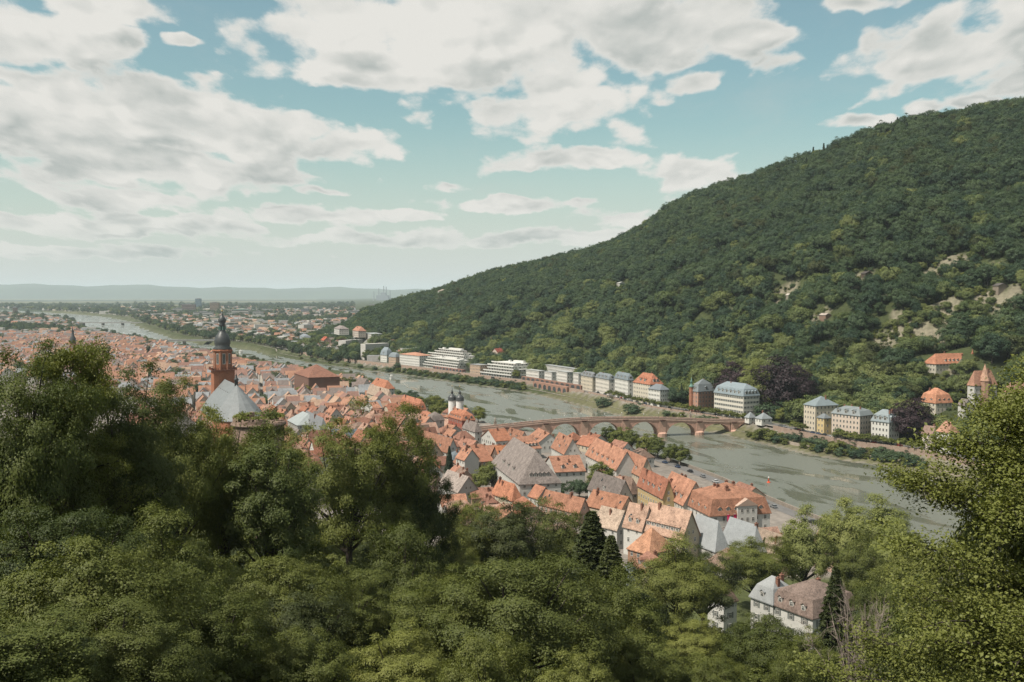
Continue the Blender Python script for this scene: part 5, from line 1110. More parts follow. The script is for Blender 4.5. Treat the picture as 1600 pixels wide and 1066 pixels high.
def town():
    cand = []
    rr = random.Random(11)
    t = 16.0; k = 0
    while t < 620:
        line = offset(SBr, -t); line = resample(line, 1.0); s = rr.uniform(0, 8)
        dirs = np.gradient(line, axis=0)
        while s < len(line)-20:
            L = rr.uniform(8, 15.5); i = int(s+L/2); 
            if i >= len(line): break
            x, y = line[i]; lo, hi = max(0, i-25), min(len(line)-1, i+25); d = line[hi]-line[lo]; d = d/np.linalg.norm(d)
            s += L+(rr.uniform(3.5, 6) if rr.random() < .10 else .3)
            if y < 330 or y > 2300: continue
            cand.append((x+rr.uniform(-.5, .5), y, math.atan2(d[1], d[0])+rr.uniform(-.05, .05), L, k, t))
        t += 12.2 if k % 2 == 0 else 16.5; k += 1
    P = np.array([(c[0], c[1]) for c in cand]); z, dS, dN, s_, di = height(P[:, 0], P[:, 1], True)
    ft = np.array([(a, b, c) for a, b, c in FOOT])
    for c, zz, d1, dd in zip(cand, z, dS, di):
        if dd > 3 or d1 < (11 if c[1] < 700 else 26): continue
        x, y = c[0], c[1]; L = c[3]
        px, py = pix(x, y, zz+16)
        if px < -25 or px > 1620 or py > treeline(px)+14: continue
        if np.any(np.hypot(ft[:, 0]-x, ft[:, 1]-y) < ft[:, 2]+L*.42): continue
        if y > 760 and py < bankpy(px)+1.5: continue
        if 735 < px < 1010 and 540 < y < 745 and pix(x, y, zz+11.5)[1] < np.interp(px, [735, 838, 892, 1000], [672, 661, 656, 656])+15: continue
        if abs((x+40)*BD.y*0+math.hypot(x-(-38), y-700)) < 13: continue
        if rr.random() < .05 or (y < 650 and d1 < 150 and px > 780 and rr.random() < .72) or px > 1195: continue
        gen.append((y, x, zz, c[2], L, rr.random(), px, py))
    gen.sort()
town()
N_IND = 225
RC = [(ORANGE, 'orange'), ((.31,.16,.115), 'orange'), ((.37,.235,.18), 'orange'), (RUSSET, 'russet'), ((.31,.14,.09), 'russet'), (BROWN, 'brown'), (GREY, 'grey'), (SLATE, 'slate')]
RWt = [4, 4, 4, 3, 3, 2.2, 1.3, .8]
WC = [(WHITE, 'white'), (CREAM, 'cream'), (LG, 'pale'), (PINKW, 'pinkish'), (SAND, 'sandstone')]
# windows of place names used in labels
def place(px, y):
    if px < 150: return 'at the far left end of town' if y > 1000 else 'behind the big left tree'
    if px < 300: return 'on the main street left of the church' if y < 1050 else 'far behind the main street'
    if px < 400: return 'beside the church' if y < 760 else 'behind the church tower'
    if px < 520: return 'right of the pale nave roof' if y < 760 else 'below the russet hall'
    if px < 625: return 'between church and pink corner house' if y < 800 else 'near the far river trees'
    if px < 700: return 'just left of the red fronted inn'
    if px < 790: return 'below the twin towered gate'
    if px < 900: return 'around the grey roofed mansion'
    if px < 1040: return 'between the mansion and the yellow house'
    return 'near the riverside palace'
pend = []
def generic(i, g):
    y, x, zz, rz, L, q, px, py = g; r = random.Random(1000+i)
    Wd = r.uniform(9, 12); H = r.uniform(8.5, 12.5)*(.55 if y < 720 and px > 680 else 1); rise = Wd*r.uniform(.46, .70)*(.72 if y < 720 and px > 680 else 1); rc, rn = r.choices(RC, RWt)[0]; wc, wn = r.choices(WC, [5, 3, 3, 2, 1.2])[0]
    kind = r.choices(['gable', 'halfhip', 'hip', 'mansard'], [7, 1.3, 1.5, 1])[0]; turn = (q < .34)
    if turn: rz += math.pi/2
    sl = rn == 'slate'; nd = r.choice([0, 0, 1, 2, 2, 3]) if L > 9 else r.choice([0, 1, 2]); nearf = 's' if turn else 'w'; left = 'w' if turn else 'n'
    if turn: L, Wd = Wd+1, min(L, 11)
    o = house('house', (x, y), rz, L, Wd, H, kind, rise, wc, rc, sides=(left+('e' if turn and False else nearf)) if y < 900 else nearf, dorm={('s' if turn else 'n'): nd} if nd else None, chim=r.choice([0, 1, 1, 2]), slate=sl, bottom=False, step=3.1, dstyle=r.choice(['gable', 'gable', 'shed']))
    rt = {'gable': 'gabled', 'halfhip': 'half hipped', 'hip': 'hipped', 'mansard': 'mansard'}[kind]
    dn = {0: 'no dormers', 1: 'one dormer', 2: 'two dormers', 3: 'three dormers'}[nd]
    key = f'{rn} {rt} {wn} house with {dn}'
    pend.append((key, place(px, y), px, o))
for i, g in enumerate(gen[:N_IND]): generic(i, g)
grp = {}
for k, pl, px, o in pend: grp.setdefault((k, pl), []).append((px, o))
for (k, pl), lst in grp.items():
    lst.sort(key=lambda e: e[0])
    for j, (px, o) in enumerate(lst):
        tag(o, ' '.join(f'{k} {pl}'.split()[:16]) if len(lst) == 1 else f'{ordn[j]} {k} {pl}' + (', counted from left' if j and len(f'{k} {pl}'.split()) < 13 else ''), 'house', 'old town houses')
# the rest of the town and the city on the plain: too many and too far to pick apart
cm = [surf('far_'+n, c, .25, .05, .6, .9) for n, c in (('wall_a', (.56,.54,.50)), ('wall_b', (.50,.44,.36)), ('wall_c', (.42,.40,.38)), ('roof_a', (.315,.168,.112)), ('roof_b', (.24,.14,.112)), ('roof_c', (.20,.165,.15)), ('roof_d', (.24,.25,.26)), ('roof_e', (.37,.25,.18)))]
def gab(mb, x, y, z, rz, L, Wd, H, rise, wi, ri):
    c, s = math.cos(rz), math.sin(rz); l, w = L/2, Wd/2
    P = lambda a, b, h: (x+a*c-b*s, y+a*s+b*c, z+h)
    o = .4; k = len(mb.v)
    mb.v += [P(-l,-w,-1),P(l,-w,-1),P(l,w,-1),P(-l,w,-1),P(-l,-w,H),P(l,-w,H),P(l,w,H),P(-l,w,H),P(-l,0,H+rise),P(l,0,H+rise)]
    mb.v += [P(-l-o,-w-o,H-.2),P(l+o,-w-o,H-.2),P(l+o,w+o,H-.2),P(-l-o,w+o,H-.2),P(-l-o,0,H+rise+.15),P(l+o,0,H+rise+.15)]
    for q, m in (((0,1,5,4),wi),((1,2,6,9,5),wi),((2,3,7,6),wi),((3,0,4,8,7),wi),((10,11,15,14),ri),((12,13,14,15),ri)): mb.f.append([k+i for i in q]); mb.m.append(m)
def flatb(mb, x, y, z, rz, L, Wd, H, wi, ri):
    c, s = math.cos(rz), math.sin(rz); k = len(mb.v)
    for h in (-1, H):
        for a, b in ((-L/2,-Wd/2),(L/2,-Wd/2),(L/2,Wd/2),(-L/2,Wd/2)): mb.v.append((x+a*c-b*s, y+a*s+b*c, z+h))
    for q, m in (((0,1,5,4),wi),((1,2,6,5),wi),((2,3,7,6),wi),((3,0,4,7),wi),((4,5,6,7),ri)): mb.f.append([k+i for i in q]); mb.m.append(m)
mb = MB(); r_ = random.Random(5)
for (y, x, zz, rz, L, q, px, py) in gen[N_IND:]:
    if q < .48: rz += math.pi/2
    gab(mb, x, y, zz, rz, L, r_.uniform(9, 12), r_.uniform(8, 13), r_.uniform(3.6, 6.5), r_.choice([0, 0, 0, 1]), r_.choices([3, 4, 5, 6, 7], [5, 4, 3, 2.4, 2])[0])
tag(obj('far_roofs', mb.mesh('far_roofs', cm)), 'mass of small red and brown roofs in the distant old town', 'roofs', kind='stuff')
def city():
    mb = MB(); r = random.Random(9); pts = []
    while len(pts) < 4300:
        y = 1450*(7500/1450)**r.random(); u = r.uniform(-.56, -.09); pts.append((u*y, y))
    P = np.array(pts); z, dS, dN, s_, di = height(P[:, 0], P[:, 1], True)
    for (x, y), zz, a, b, c in zip(pts, z, dS, dN, di):
        if (a < 12 and b < 40) or zz > 20 or (a > 0 and y < 2150 and a < 620): continue
        if np.any([math.hypot(f[0]-x, f[1]-y) < f[2]+9 for f in FOOT[-24:]]): continue
        if a > 0 and pix(x, y, zz+14)[1] < bankpy(pix(x, y, zz)[0])+1: continue
        q = r.random(); green = math.sin(x/260+1)*math.sin(y/340)
        if green > .45: continue
        rz = r.choice([.3, 1.2, .8, 0, 1.57])+r.uniform(-.1, .1); k = 1+max(0, y-2500)/4500
        if q < .80: gab(mb, x, y, zz, rz, r.uniform(10, 20)*k, r.uniform(9, 12)*k, r.uniform(7, 12), r.uniform(3.5, 6), r.choice([0, 0, 1]), r.choices([3, 4, 5, 6, 7], [3, 1.5, 2, 2, 4])[0])
        else: flatb(mb, x, y, zz, rz, r.uniform(22, 55)*k, r.uniform(12, 18)*k, r.uniform(8, 16)+(8 if r.random() < .15 else 0), r.choice([0, 0, 1, 2]), r.choice([6, 2, 0]))
    tag(obj('far_city', mb.mesh('far_city', cm)), 'distant city of small pale houses spread over the plain', 'city', kind='stuff')
city()
def block(label, px0, px1, top, base, color, depth=14, name='tower_block', floors=8, roofc=(.3,.3,.3)):
    q = at((px0+px1)/2, base, 9); Wd = (px1-px0)*q.y/F; H = atY(px0, top, q.y).z-8; o = empty(name, (q.x, q.y, 8)); tag(o, label, 'building', 'large buildings on the plain')
    mb = MB(); mb.box(-Wd/2, Wd/2, 0, depth, 0, H); obj('wall', mb.mesh('wall', M['plaster']), o, color=color)
    mb = MB(); mb.box(-Wd/2-.4, Wd/2+.4, -.4, depth+.4, H, H+1.2); mb.box(-Wd*.2, Wd*.2, depth*.2, depth*.8, H+1.2, H+4); obj('roof', mb.mesh('roof', M['plaster']), o, color=roofc)
    for f in range(floors):
        mb = MB(); z = H*(f+.35)/floors; mb.box(-Wd/2+1, Wd/2-1, -.25, .1, z, z+H/floors*.42); obj('window_band', mb.mesh('window_band', M['glass']), o)
block('slim blue glass tower on the plain above the spire', 305, 313, 467, 484, (.20,.30,.36), 30, floors=12)
block('broad brown slab block left of the blue tower', 284, 304, 476, 490, (.26,.20,.18), 25, floors=6)
block('tan high rise right of the blue tower', 328, 341, 473, 491, (.40,.30,.22), 25, floors=9)
block('long white office slab below the blue tower', 302, 332, 488, 498, (.60,.60,.57), 20, floors=4)
block('pale building with green roof right of the spire', 362, 388, 484, 494, (.48,.46,.42), 30, floors=3, roofc=(.22,.36,.30))
block('white building at the left of the brown slab', 271, 284, 482, 492, (.55,.54,.50), 20, floors=5)
block('white slab block near the left foot of the hill', 544, 576, 486, 496, (.60,.60,.57), 20, floors=5)
block('pale tower block near the left foot of the hill', 576, 587, 477, 493, (.50,.48,.45), 25, floors=8)
block('grey high rise cluster farther along the plain', 470, 486, 483, 492, (.38,.40,.42), 25, floors=6)
block('small brown tower on the far left plain', 20, 26, 481, 492, (.24,.16,.12), 12, floors=6)
block('white office block on the far left plain', 395, 410, 487, 497, (.58,.58,.55), 20, floors=5)
def power():
    o = empty('power_station', (-1900, 14500, 8)); tag(o, 'hazy power station with tall chimneys on the horizon', 'power station'); q = at(598, 470, 8)
    k = 14000/F; o.location = ((598-800)*k, 14000, 8)
    mb = MB(); mb.box(-90, 80, 0, 120, 0, 95); mb.box(-30, 40, 10, 90, 95, 130); obj('boiler_house', mb.mesh('boiler_house', M['plaster']), o, color=(.3,.33,.36))
    for x, h in ((-60, 190), (10, 225), (45, 215), (100, 160), (-130, 150)): mb = MB(); mb.lathe([(8,0),(5.5,h)], 10, x, 50); obj('chimney', mb.mesh('chimney', M['plaster']), o, color=(.3,.33,.36))
power()
def girder(label, p0, p1, z, w, n, name='road_bridge'):
    a = Vector((p1[0]-p0[0], p1[1]-p0[1], 0)); L = a.length; o = empty(name, (p0[0], p0[1], 0), math.atan2(a.y, a.x)); tag(o, label, 'bridge', 'flat road bridges downstream')
    mb = MB(); mb.box(0, L, -w/2, w/2, z-2.2, z); obj('deck', mb.mesh('deck', M['plaster']), o, color=(.50,.48,.45))
    for s in (-1, 1): mb = MB(); mb.box(0, L, s*w/2-.15, s*w/2+.15, z, z+1.1); obj('railing', mb.mesh('railing', M['plaster']), o, color=(.42,.42,.42))
    for i in range(n): x = L*(i+1)/(n+1); mb = MB(); mb.box(x-2.2, x+2.2, -w*.4, w*.4, -4, z-2.2); obj('pier', mb.mesh('pier', M['stone']), o, color=(.3,.27,.25))
q0, q1 = at(236, 532, 10), at(390, 531, 10); girder('flat grey road bridge behind the church spire', q0, q1, 10, 16, 2)
q0, q1 = at(100, 504, 10), at(222, 504, 10); girder('long low road bridge far downstream at left', q0, q1, 10, 20, 3)
# ------------------------------------------------------------------ foreground trees on the castle slope
T = tree_top
FG = [
 ('spray0', 110, 552, 84, 210, 'tall open tree reaching above the roofs at the left edge'),
 ('oak0', 40, 572, 78, 260, 'large spreading oak at the far left edge'),
 ('oak1', 180, 585, 92, 250, 'big dark crowned tree with visible limbs at left'),
 ('oak2', 270, 622, 108, 190, 'rounded tree below the main street, left of the church'),
 ('maple0', 345, 640, 118, 150, 'dense tree hiding the church choir'),
 ('maple1', 420, 690, 112, 160, 'full green maple right of the ruined tower'),
 ('maple0', 445, 668, 160, 52, 'small pointed tree between ruin and grey roofed school'),
 ('tall0', 545, 660, 142, 170, 'tall open tree with bare leaning trunk in the middle distance'),
 ('tall0', 625, 668, 150, 150, 'tall tree right of the leaning trunk'),
 ('oak3', 660, 730, 150, 100, 'dark tree at the edge of the orange roofs'),
 ('light0', 620, 828, 118, 150, 'bright green tree standing apart below the tall trees'),
 ('oak0', 740, 790, 185, 130, 'dark green tree below the faded grey roof'),
 ('dark0', 800, 785, 180, 120, 'upright dark tree below the orange hipped cottage'),
 ('oak1', 860, 795, 190, 130, 'broad dark tree below the russet courtyard houses'),
 ('yew', 925, 800, 175, 110, 'dark pointed evergreen in front of the beige roofed house'),
 ('yew', 955, 838, 165, 80, 'second dark evergreen beside the blue grey building'),
 ('oak2', 1060, 852, 205, 150, 'dark chestnut tree in front of the light slate roofs'),
 ('dark0', 1100, 862, 225, 110, 'dark tree behind the small garden house'),
 ('willow', 1003, 925, 170, 90, 'dark weeping tree with hanging branches'),
 ('oak0', 1180, 846, 305, 110, 'tall tree left of the white villa'),
 ('pale0', 1258, 812, 315, 80, 'pale green tree beside the quay road'),
 ('pale0', 1318, 800, 325, 85, 'yellowish green tree by the river near the palace'),
 ('pale0', 1372, 792, 345, 105, 'second yellowish green tree by the river'),
 ('yew', 1306, 888, 168, 78, 'shaggy dark evergreen in front of the white villa'),
 ('bare', 1350, 935, 118, 130, 'leafless grey brown shrub tree at lower right'),
 ('light1', 1195, 962, 150, 130, 'rounded yellow green tree below the white villa'),
 ('maple0', 1262, 990, 135, 95, 'round green tree covering the foot of the villa'),
 ('maple0', 1080, 968, 160, 100, 'compact green tree below the garden house'),
 ('oak3', 820, 878, 92, 330, 'huge rounded dark tree at the bottom centre'),
 ('light0', 1345, 850, 300, 80, 'light green garden tree behind the villa'),
 ('pale0', 1405, 832, 312, 95, 'pale garden tree by the river right of the villa'),
 ('light1', 1392, 880, 262, 100, 'bushy green tree right of the villa roof'),
 ('maple0', 1440, 862, 290, 95, 'green tree behind the right hand tree near the river'),
 ('light0', 1372, 918, 225, 100, 'garden tree at the right end of the villa'),
 ('maple1', 1425, 925, 205, 110, 'dense garden tree beside the leafless shrub'),
 ('light0', 960, 905, 105, 190, 'green tree at the right flank of the huge round tree'),
 ('oak0', 700, 905, 96, 200, 'dark tree at the left flank of the huge round tree'),
 ('light1', 430, 872, 88, 230, 'light green tree below the maple'),
 ('maple1', 545, 915, 98, 130, 'green tree between the light tree and the huge round tree'),
 ('oak2', 250, 820, 70, 260, 'large tree filling the lower left'),
 ('oak3', 90, 800, 62, 300, 'deep green tree at the lower left corner'),
 ('light0', 330, 930, 62, 200, 'light leaved tree at the bottom left of centre'),
 ('light1', 470, 985, 66, 190, 'pale green tree top at the bottom edge below the maple'),
 ('maple0', 620, 985, 72, 180, 'green tree top at the bottom edge left of centre'),
 ('maple1', 15, 985, 44, 300, 'green tree top in the bottom left corner'),
 ('oak1', 180, 950, 50, 280, 'dark tree top at the bottom edge near the left corner'),
 ('light0', 760, 1000, 66, 180, 'tree top at the bottom edge in the centre'),
 ('maple1', 1000, 985, 100, 150, 'green tree at the bottom edge left of the weeping tree'),
 ('light1', 1120, 1030, 105, 120, 'low green tree top at the bottom edge below the garden house'),
 ('light0', 1235, 1020, 100, 110, 'tree top at the bottom edge below the villa'),
 ('maple0', 900, 1015, 76, 150, 'tree top at the bottom edge right of centre'),
]
for (k, px, py, D, w, lab) in FG: T(k, 'slope_tree' if k not in ('yew', 'spruce', 'bare', 'willow') else {'yew': 'evergreen_tree', 'bare': 'bare_tree', 'willow': 'weeping_tree'}[k], px, py, D, w*(.80 if D < 112 else .95), lab)
# the near tree on the right
p = atY(1690, 618, 54); z = hz(p.x, p.y)
tree('locust', 'locust_tree', p.x, p.y, p.z-z, 'large open locust tree filling the right edge', 'trees on the castle slope', 1.0, 0.6, z)
T('light0', 'slope_tree', 1625, 735, 60, 330, 'dense tree rising behind the locust at the right edge')
T('light1', 'slope_tree', 1585, 900, 70, 300, 'leafy tree under the large right hand tree')
T('light0', 'slope_tree', 1500, 985, 85, 190, 'green tree right of the leafless shrub')
# understorey on the slope: fills the ground between the tall trees
def slope_fill():
    r = random.Random(21); done = []; k = 0; cnt = {}
    zones = [(0, 'left'), (400, 'centre left'), (700, 'centre'), (1000, 'centre right'), (1250, 'right')]
    lst = []
    for _ in range(2600):
        y = r.uniform(45, 420); u = r.uniform(-.54, .54); x = u*y
        z, dS, dN, s, di = [float(v[0]) for v in height([x], [y], True)]
        if y < 105 and r.random() < .6: continue
        if di < -6 or (di < 6 and y < 330 and x > 40): continue
        h = r.uniform(5, 10); px, py = pix(x, y, z+h)
        lim = treeline(px)+22
        if px > 1060 and py < 1000 and px < 1400: continue
        if py < lim or py > 1150: continue
        if any(math.hypot(a-x, b-y) < 7.5+.012*y for a, b in done): continue
        done.append((x, y)); lst.append((px, py, x, y, z, h))
        if len(lst) >= 70: break
    kinds = ['oak0', 'oak1', 'maple0', 'maple1', 'dark0', 'light0', 'light1']
    lst.sort()
    adj = {'o': 'dark leaved', 'm': 'dense green', 'd': 'very dark', 'l': 'light green'}
    groups = {}
    for (px, py, x, y, z, h) in lst:
        kd = r.choice(kinds); o = tree(kd, 'understorey_tree', x, y, h, None, None, r.uniform(.9, 1.25), None, z)
        near = min(FG, key=lambda f: (f[1]-px)**2+(f[2]+40-py)**2)[5]
        groups.setdefault((adj[kd[0]], near), []).append((px, o))
    for (a, near), l in groups.items():
        l.sort(key=lambda e: e[0]); base = ' '.join(near.split()[:9])
        for j, (px, o) in enumerate(l):
            o['label'] = f'{a} understorey tree by the {base}' if len(l) == 1 else f'{ordn[j]} {a} understorey tree by the {base}'
            o['category'] = 'tree'; o['group'] = 'understorey trees on the castle slope'
slope_fill()
# trees inside the town and on the banks
for (x, y, h, k, lab) in fixed_trees: tree(k, 'town_tree' if k != 'spruce' else 'spruce_tree', x, y, h, lab, 'trees in the old town')
for i, (px, py, h) in enumerate(BANKT):
    p = at(px, py, 8+h); x = p.x; y = p.y
    q = offset(SBr, -5.5); j = np.argmin(np.abs(q[:, 0]/q[:, 1]-(px-800)/F)+(q[:, 1] > 760)*9); x, y = q[j]
    tree('mid0', 'bank_tree', x, y, h, f'{ordn[i]} of the round trees on the near bank below the bridge' + ('' if i == 0 else ', from left'), 'round trees on the near bank')
q = offset(SBr, -12.0); k = 0; ys = [770, 800, 822, 846, 868, 905, 950, 985, 1010, 1050, 1090, 1120, 1150, 1185, 1215, 1260, 1300, 1340, 1400, 1450, 1520, 1600, 1680, 1760]
for i, y in enumerate(ys):
    j = np.argmin(np.abs(q[:, 1]-y)); x, yy = q[j]; tree(random.choice(['mid0', 'mid1']), 'bank_tree', x+random.uniform(-4, 4), yy, (random.uniform(8, 13) if yy < 1000 else random.uniform(3.5, 6)), f'{ordn[i] if i < 20 else ["twenty first","twenty second","twenty third","twenty fourth"][i-20]} tree'.replace('leftmost', 'nearest') + ' on the old town bank, counted away from the gate', 'trees on the old town bank', 1.15)
# town greenery seen between far roofs
for i, (px, py, h, k, lab) in enumerate([(478,610,13,'mid0','round dark tree among roofs right of the church'),(232,548,20,'poplar','tall dark cypress left of the church tower'),(205,560,13,'mid0','dark grove tree behind the main street'),(218,563,14,'mid0','second dark grove tree behind the main street'),(245,566,12,'mid0','dark tree right of the cypress'),(80,540,14,'mid1','tree clump in front of the small steeple'),(305,575,10,'mid1','small tree left of the church octagon'),(520,592,15,'mid0','large green tree right of the russet hall'),(545,590,15,'mid0','broad green tree near the far river bend'),(500,594,14,'mid0','green tree touching the russet hall'),(655,662,8,'mid1','grey green tree by the pink corner house'),(690,640,12,'mid0','dense tree between pink corner house and gate'),(678,634,10,'mid0','low tree on the bank by the pink corner house'),(290,555,12,'mid0','tree near the spire at left'),(160,558,12,'mid0','dark tree below the distant red roofs')]):
    p = at(px, py, 9+h*.8); tree(k, 'town_tree', p.x, p.y, h*1.2, lab, 'trees in the old town', 1.2 if k != 'poplar' else 1)
_g = random.Random(77); _n = 0
for (y, x, zz, rz, L, q, px, py) in gen[N_IND::17][:60]:
    if _g.random() < .62 and px < 640:
        pend_l = place(px, y); tree(_g.choice(['hill0', 'hill1', 'hill2', 'hill4']), 'courtyard_tree', x+6, y+6, _g.uniform(13, 19), None, None, 1.1)
        _GREEN.append((pend_l, px, COL.objects[-1]))
_gg = {}
for pl, px, o in _GREEN: _gg.setdefault(pl, []).append((px, o.parent or o))
for pl, l in _gg.items():
    for j, (px, o) in enumerate(sorted(l, key=lambda e: e[0])): tag(o, f'{ordn[j]} courtyard tree {pl}' + ('' if j == 0 else ', from left'), 'tree', 'courtyard trees in the old town')
# ------------------------------------------------------------------ north bank planting
def nb_tree(kind, name, px, t, h, label, group, width=1.0):
    q, d = nb_pt(px, t); return tree(kind, name, q[0], q[1], h, label, group, width)
pr = [p for p in range(952, 1168, 10)]+[1244, 1256, 1312, 1324, 1335, 1346, 1357, 1372, 1384, 1396, 1412, 1426, 1440]
for i, px in enumerate(pr):
    o = nb_tree('plane', 'promenade_tree', px, 24.0, random.uniform(4.8, 6.0), None, None, 1.15)
    side = 'left of the bridge end' if px < 1170 else 'right of the bridge end'; n0 = i if px < 1170 else i-22
    tag(o, f'{ordn[n0] if n0 < 20 else ["twenty first","twenty second"][n0-20]} clipped plane tree in the promenade row {side}' + ('' if n0 == 0 else ', from left'), 'tree', 'clipped promenade trees')
sh = sorted([(p, 8) for p in range(612, 822, 9)]+[(p, 16) for p in range(616, 822, 8)]+[(p, 17) for p in range(1222, 1440, 13)]+[(1172,6),(1182,5)])+[(470,5),(490,5),(515,6),(540,5),(562,6),(585,6),(608,5),(640,5),(655,6),(664,5),(690,5),(708,6),(716,5),(724,6),(733,5),(742,6),(752,5),(764,5),(776,5),(790,5),(802,5),(812,5),(945,9),(990,10),(1042,14),(1054,14),(1066,15),(1096,15),(1108,15),(1122,15),(1195,7),(1206,8),(1216,7),(1228,7),(1258,8),(1272,7),(1284,8),(1297,8),(1308,10),(1316,8),(1330,8),(1342,8),(1356,8),(1372,9),(1388,8),(1402,10),(1418,9),(1432,8),(1448,8)]
for i, (px, t) in enumerate(sh):
    big = px in (945, 990, 716, 1195, 1206, 1308, 724); zone = 'below the flats' if px < 820 else 'on the meadow' if px < 1000 else 'above the bridge' if px < 1160 else 'right of the bridge'
    n = sum(1 for a, _ in sh[:i] if ('below the flats' if a < 820 else 'on the meadow' if a < 1000 else 'above the bridge' if a < 1160 else 'right of the bridge') == zone)
    nb_tree(random.choice(['shrub0', 'shrub1']), 'river_shrub', px, t, (7.5 if big else random.uniform(3, 5)), f'{ordn[n]} leafy shrub by the north river bank {zone}' + ('' if n == 0 else ', from left'), 'shrubs on the north river bank', 1.2)
for (px, py, t, k, lab, wd) in [(1425,628,44,'beech','dark copper beech beside the white mansard house',1.0),(1227,566,66,'beech','large dark copper beech above the bridge end',1.0),(1150,572,60,'beech','dark copper beech behind the large white house',.85),(1183,574,62,'pale0','pale yellow green tree between two copper beeches',1.1)]:
    q, d = nb_pt(px, t); h = max(14, atY(px, py, q[1]).z-hz(q[0], q[1])); tree(k, 'copper_beech' if k == 'beech' else 'garden_tree', q[0], q[1], h, lab, 'copper beeches' if k == 'beech' else 'garden trees on the north bank', wd); FOOT.append((q[0], q[1], 11)); FOOT.append((q[0]*.985, q[1]*.985-4, 9))
for (px, t, h, k, lab) in [(1205,46,11,'shrub1','low garden tree behind the pavilion'),(1200,40,8,'beech','small purple leaved bush behind the pavilion'),(1055,42,16,'mid1','tree between the slate wing and the brick villa'),(1066,48,20,'spruce','tall bare stemmed pine left of the brick villa'),(1058,60,15,'mid0','round tree behind the slate wing'),(1240,48,13,'mid1','garden tree left of the yellow villa'),(1225,44,10,'mid0','garden tree by the brown roofed house'),(1322,32,7,'shrub1','bush in front of the row house'),(573,40,14,'mid0','dark grove tree left of the turret house'),(585,45,13,'mid0','dark grove tree beside the turret house'),(840,62,11,'mid0','dark tree between terraced flats and modern block'),(806,34,9,'mid0','tree in the gap of the terraced flats'),(520,60,12,'mid0','dark tree by the white far flats'),(494,50,13,'mid0','big dark tree on the far bank bend'),(450,40,13,'mid0','dark tree on the far bank near the boat'),(400,40,15,'mid0','large dark tree by the flat road bridge'),(430,45,13,'mid1','tree on the far bank left of the bend')]:
    q, d = nb_pt(px, t); tree(k, 'garden_tree', q[0], q[1], h, lab, 'garden trees on the north bank', 1.2 if k != 'spruce' else .8); FOOT.append((q[0], q[1], 4))
# ------------------------------------------------------------------ hillside wood
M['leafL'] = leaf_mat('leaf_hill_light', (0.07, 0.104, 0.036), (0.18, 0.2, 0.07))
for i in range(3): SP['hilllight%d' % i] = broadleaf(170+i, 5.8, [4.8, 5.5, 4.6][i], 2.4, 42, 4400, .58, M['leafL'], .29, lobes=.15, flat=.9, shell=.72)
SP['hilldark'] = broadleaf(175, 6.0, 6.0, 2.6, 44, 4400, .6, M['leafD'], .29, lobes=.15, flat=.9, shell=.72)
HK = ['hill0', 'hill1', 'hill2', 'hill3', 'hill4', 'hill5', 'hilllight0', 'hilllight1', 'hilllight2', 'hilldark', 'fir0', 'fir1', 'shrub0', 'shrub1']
def forest_points():
    r = np.random.default_rng(33); g = 9.6
    X, Y = np.meshgrid(np.arange(-420, 900, g), np.arange(560, 2350, g)); x = X.ravel()+r.uniform(-.42, .42, X.size)*g; y = Y.ravel()+r.uniform(-.42, .42, X.size)*g
    u = x/y; k = (u > -.21) & (u < .60); x, y = x[k], y[k]
    z, dS, dN, s, di = height(x, y, True); pv = patchval(x, y)
    keep = (dN > 46) & (s > -0.10) & (s < 1.07) & (z > 9.2) & ((pv < .12) | (r.random(len(x)) < .16))
    # thinner orchard belt low on the slope, at right
    belt = (s < .42) & (s > .05); keep &= ~(belt & (r.random(len(x)) < .10))
    x, y, z, s = x[keep], y[keep], z[keep], s[keep]
    f = np.array(FOOT); ok = np.ones(len(x), bool)
    for a, b, c in f:
        if b > 500: ok &= np.hypot(x-a, y-b) > c+3.5
    for fx, fy in FRONT:       # keep the view to the slope villas open: their gardens
        uu = (fx-800)/F; ok &= ~((np.abs(x/y-uu-.012) < .022) & (y < fy+4) & (y > fy-34) & (r.random(len(x)) < .3))
    return x[ok], y[ok], z[ok], s[ok], r
fx, fy, fz, fs, r = forest_points(); n = len(fx); px_ = 800+F*fx/fy
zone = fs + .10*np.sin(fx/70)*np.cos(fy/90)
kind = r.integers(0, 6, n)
lightp = np.clip(.64-zone*1.45, .02, .62); li = r.random(n) < lightp; kind[li] = 6+r.integers(0, 3, li.sum())  # paler crowns thin out uphill: species mix, plus cloud shade put into the colour
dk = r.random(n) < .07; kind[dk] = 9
fi = ((fs > .90) & (px_ > 1215) & (px_ < 1425) & (r.random(n) < .55)) | (r.random(n) < np.where((px_ > 900) & (px_ < 1050) & (fs < .3), .16, .022)); kind[fi] = 10+r.integers(0, 2, fi.sum())
hgt = np.where(fs < .45, r.uniform(9, 21, n), r.uniform(13, 20, n)); small = r.random(n) < np.where(fs < .4, .25, .04); hgt[small] *= .62
hgt[fi] = r.uniform(10, 21, fi.sum())
corr = np.zeros(n, bool)
for qx, qy in FRONT: corr |= (np.abs(fx/fy-(qx-800)/F-.012) < .022) & (fy < qy+4) & (fy > qy-34)
corr |= patchval(fx, fy) > .10
kind[corr] = 12+r.integers(0, 2, corr.sum()); hgt[corr] = r.uniform(2.5, 4.5, corr.sum())
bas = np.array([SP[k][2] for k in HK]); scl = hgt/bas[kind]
ordr = np.argsort(fy+ (np.abs(px_-800) > 815)*5000 - hgt*6); IND = ordr[:190]; REST = np.setdiff1d(np.arange(n), IND)
adj = {0: 'rounded green', 6: 'light yellow green', 9: 'dark', 10: 'pointed fir like', 12: 'low'}
pend = {}
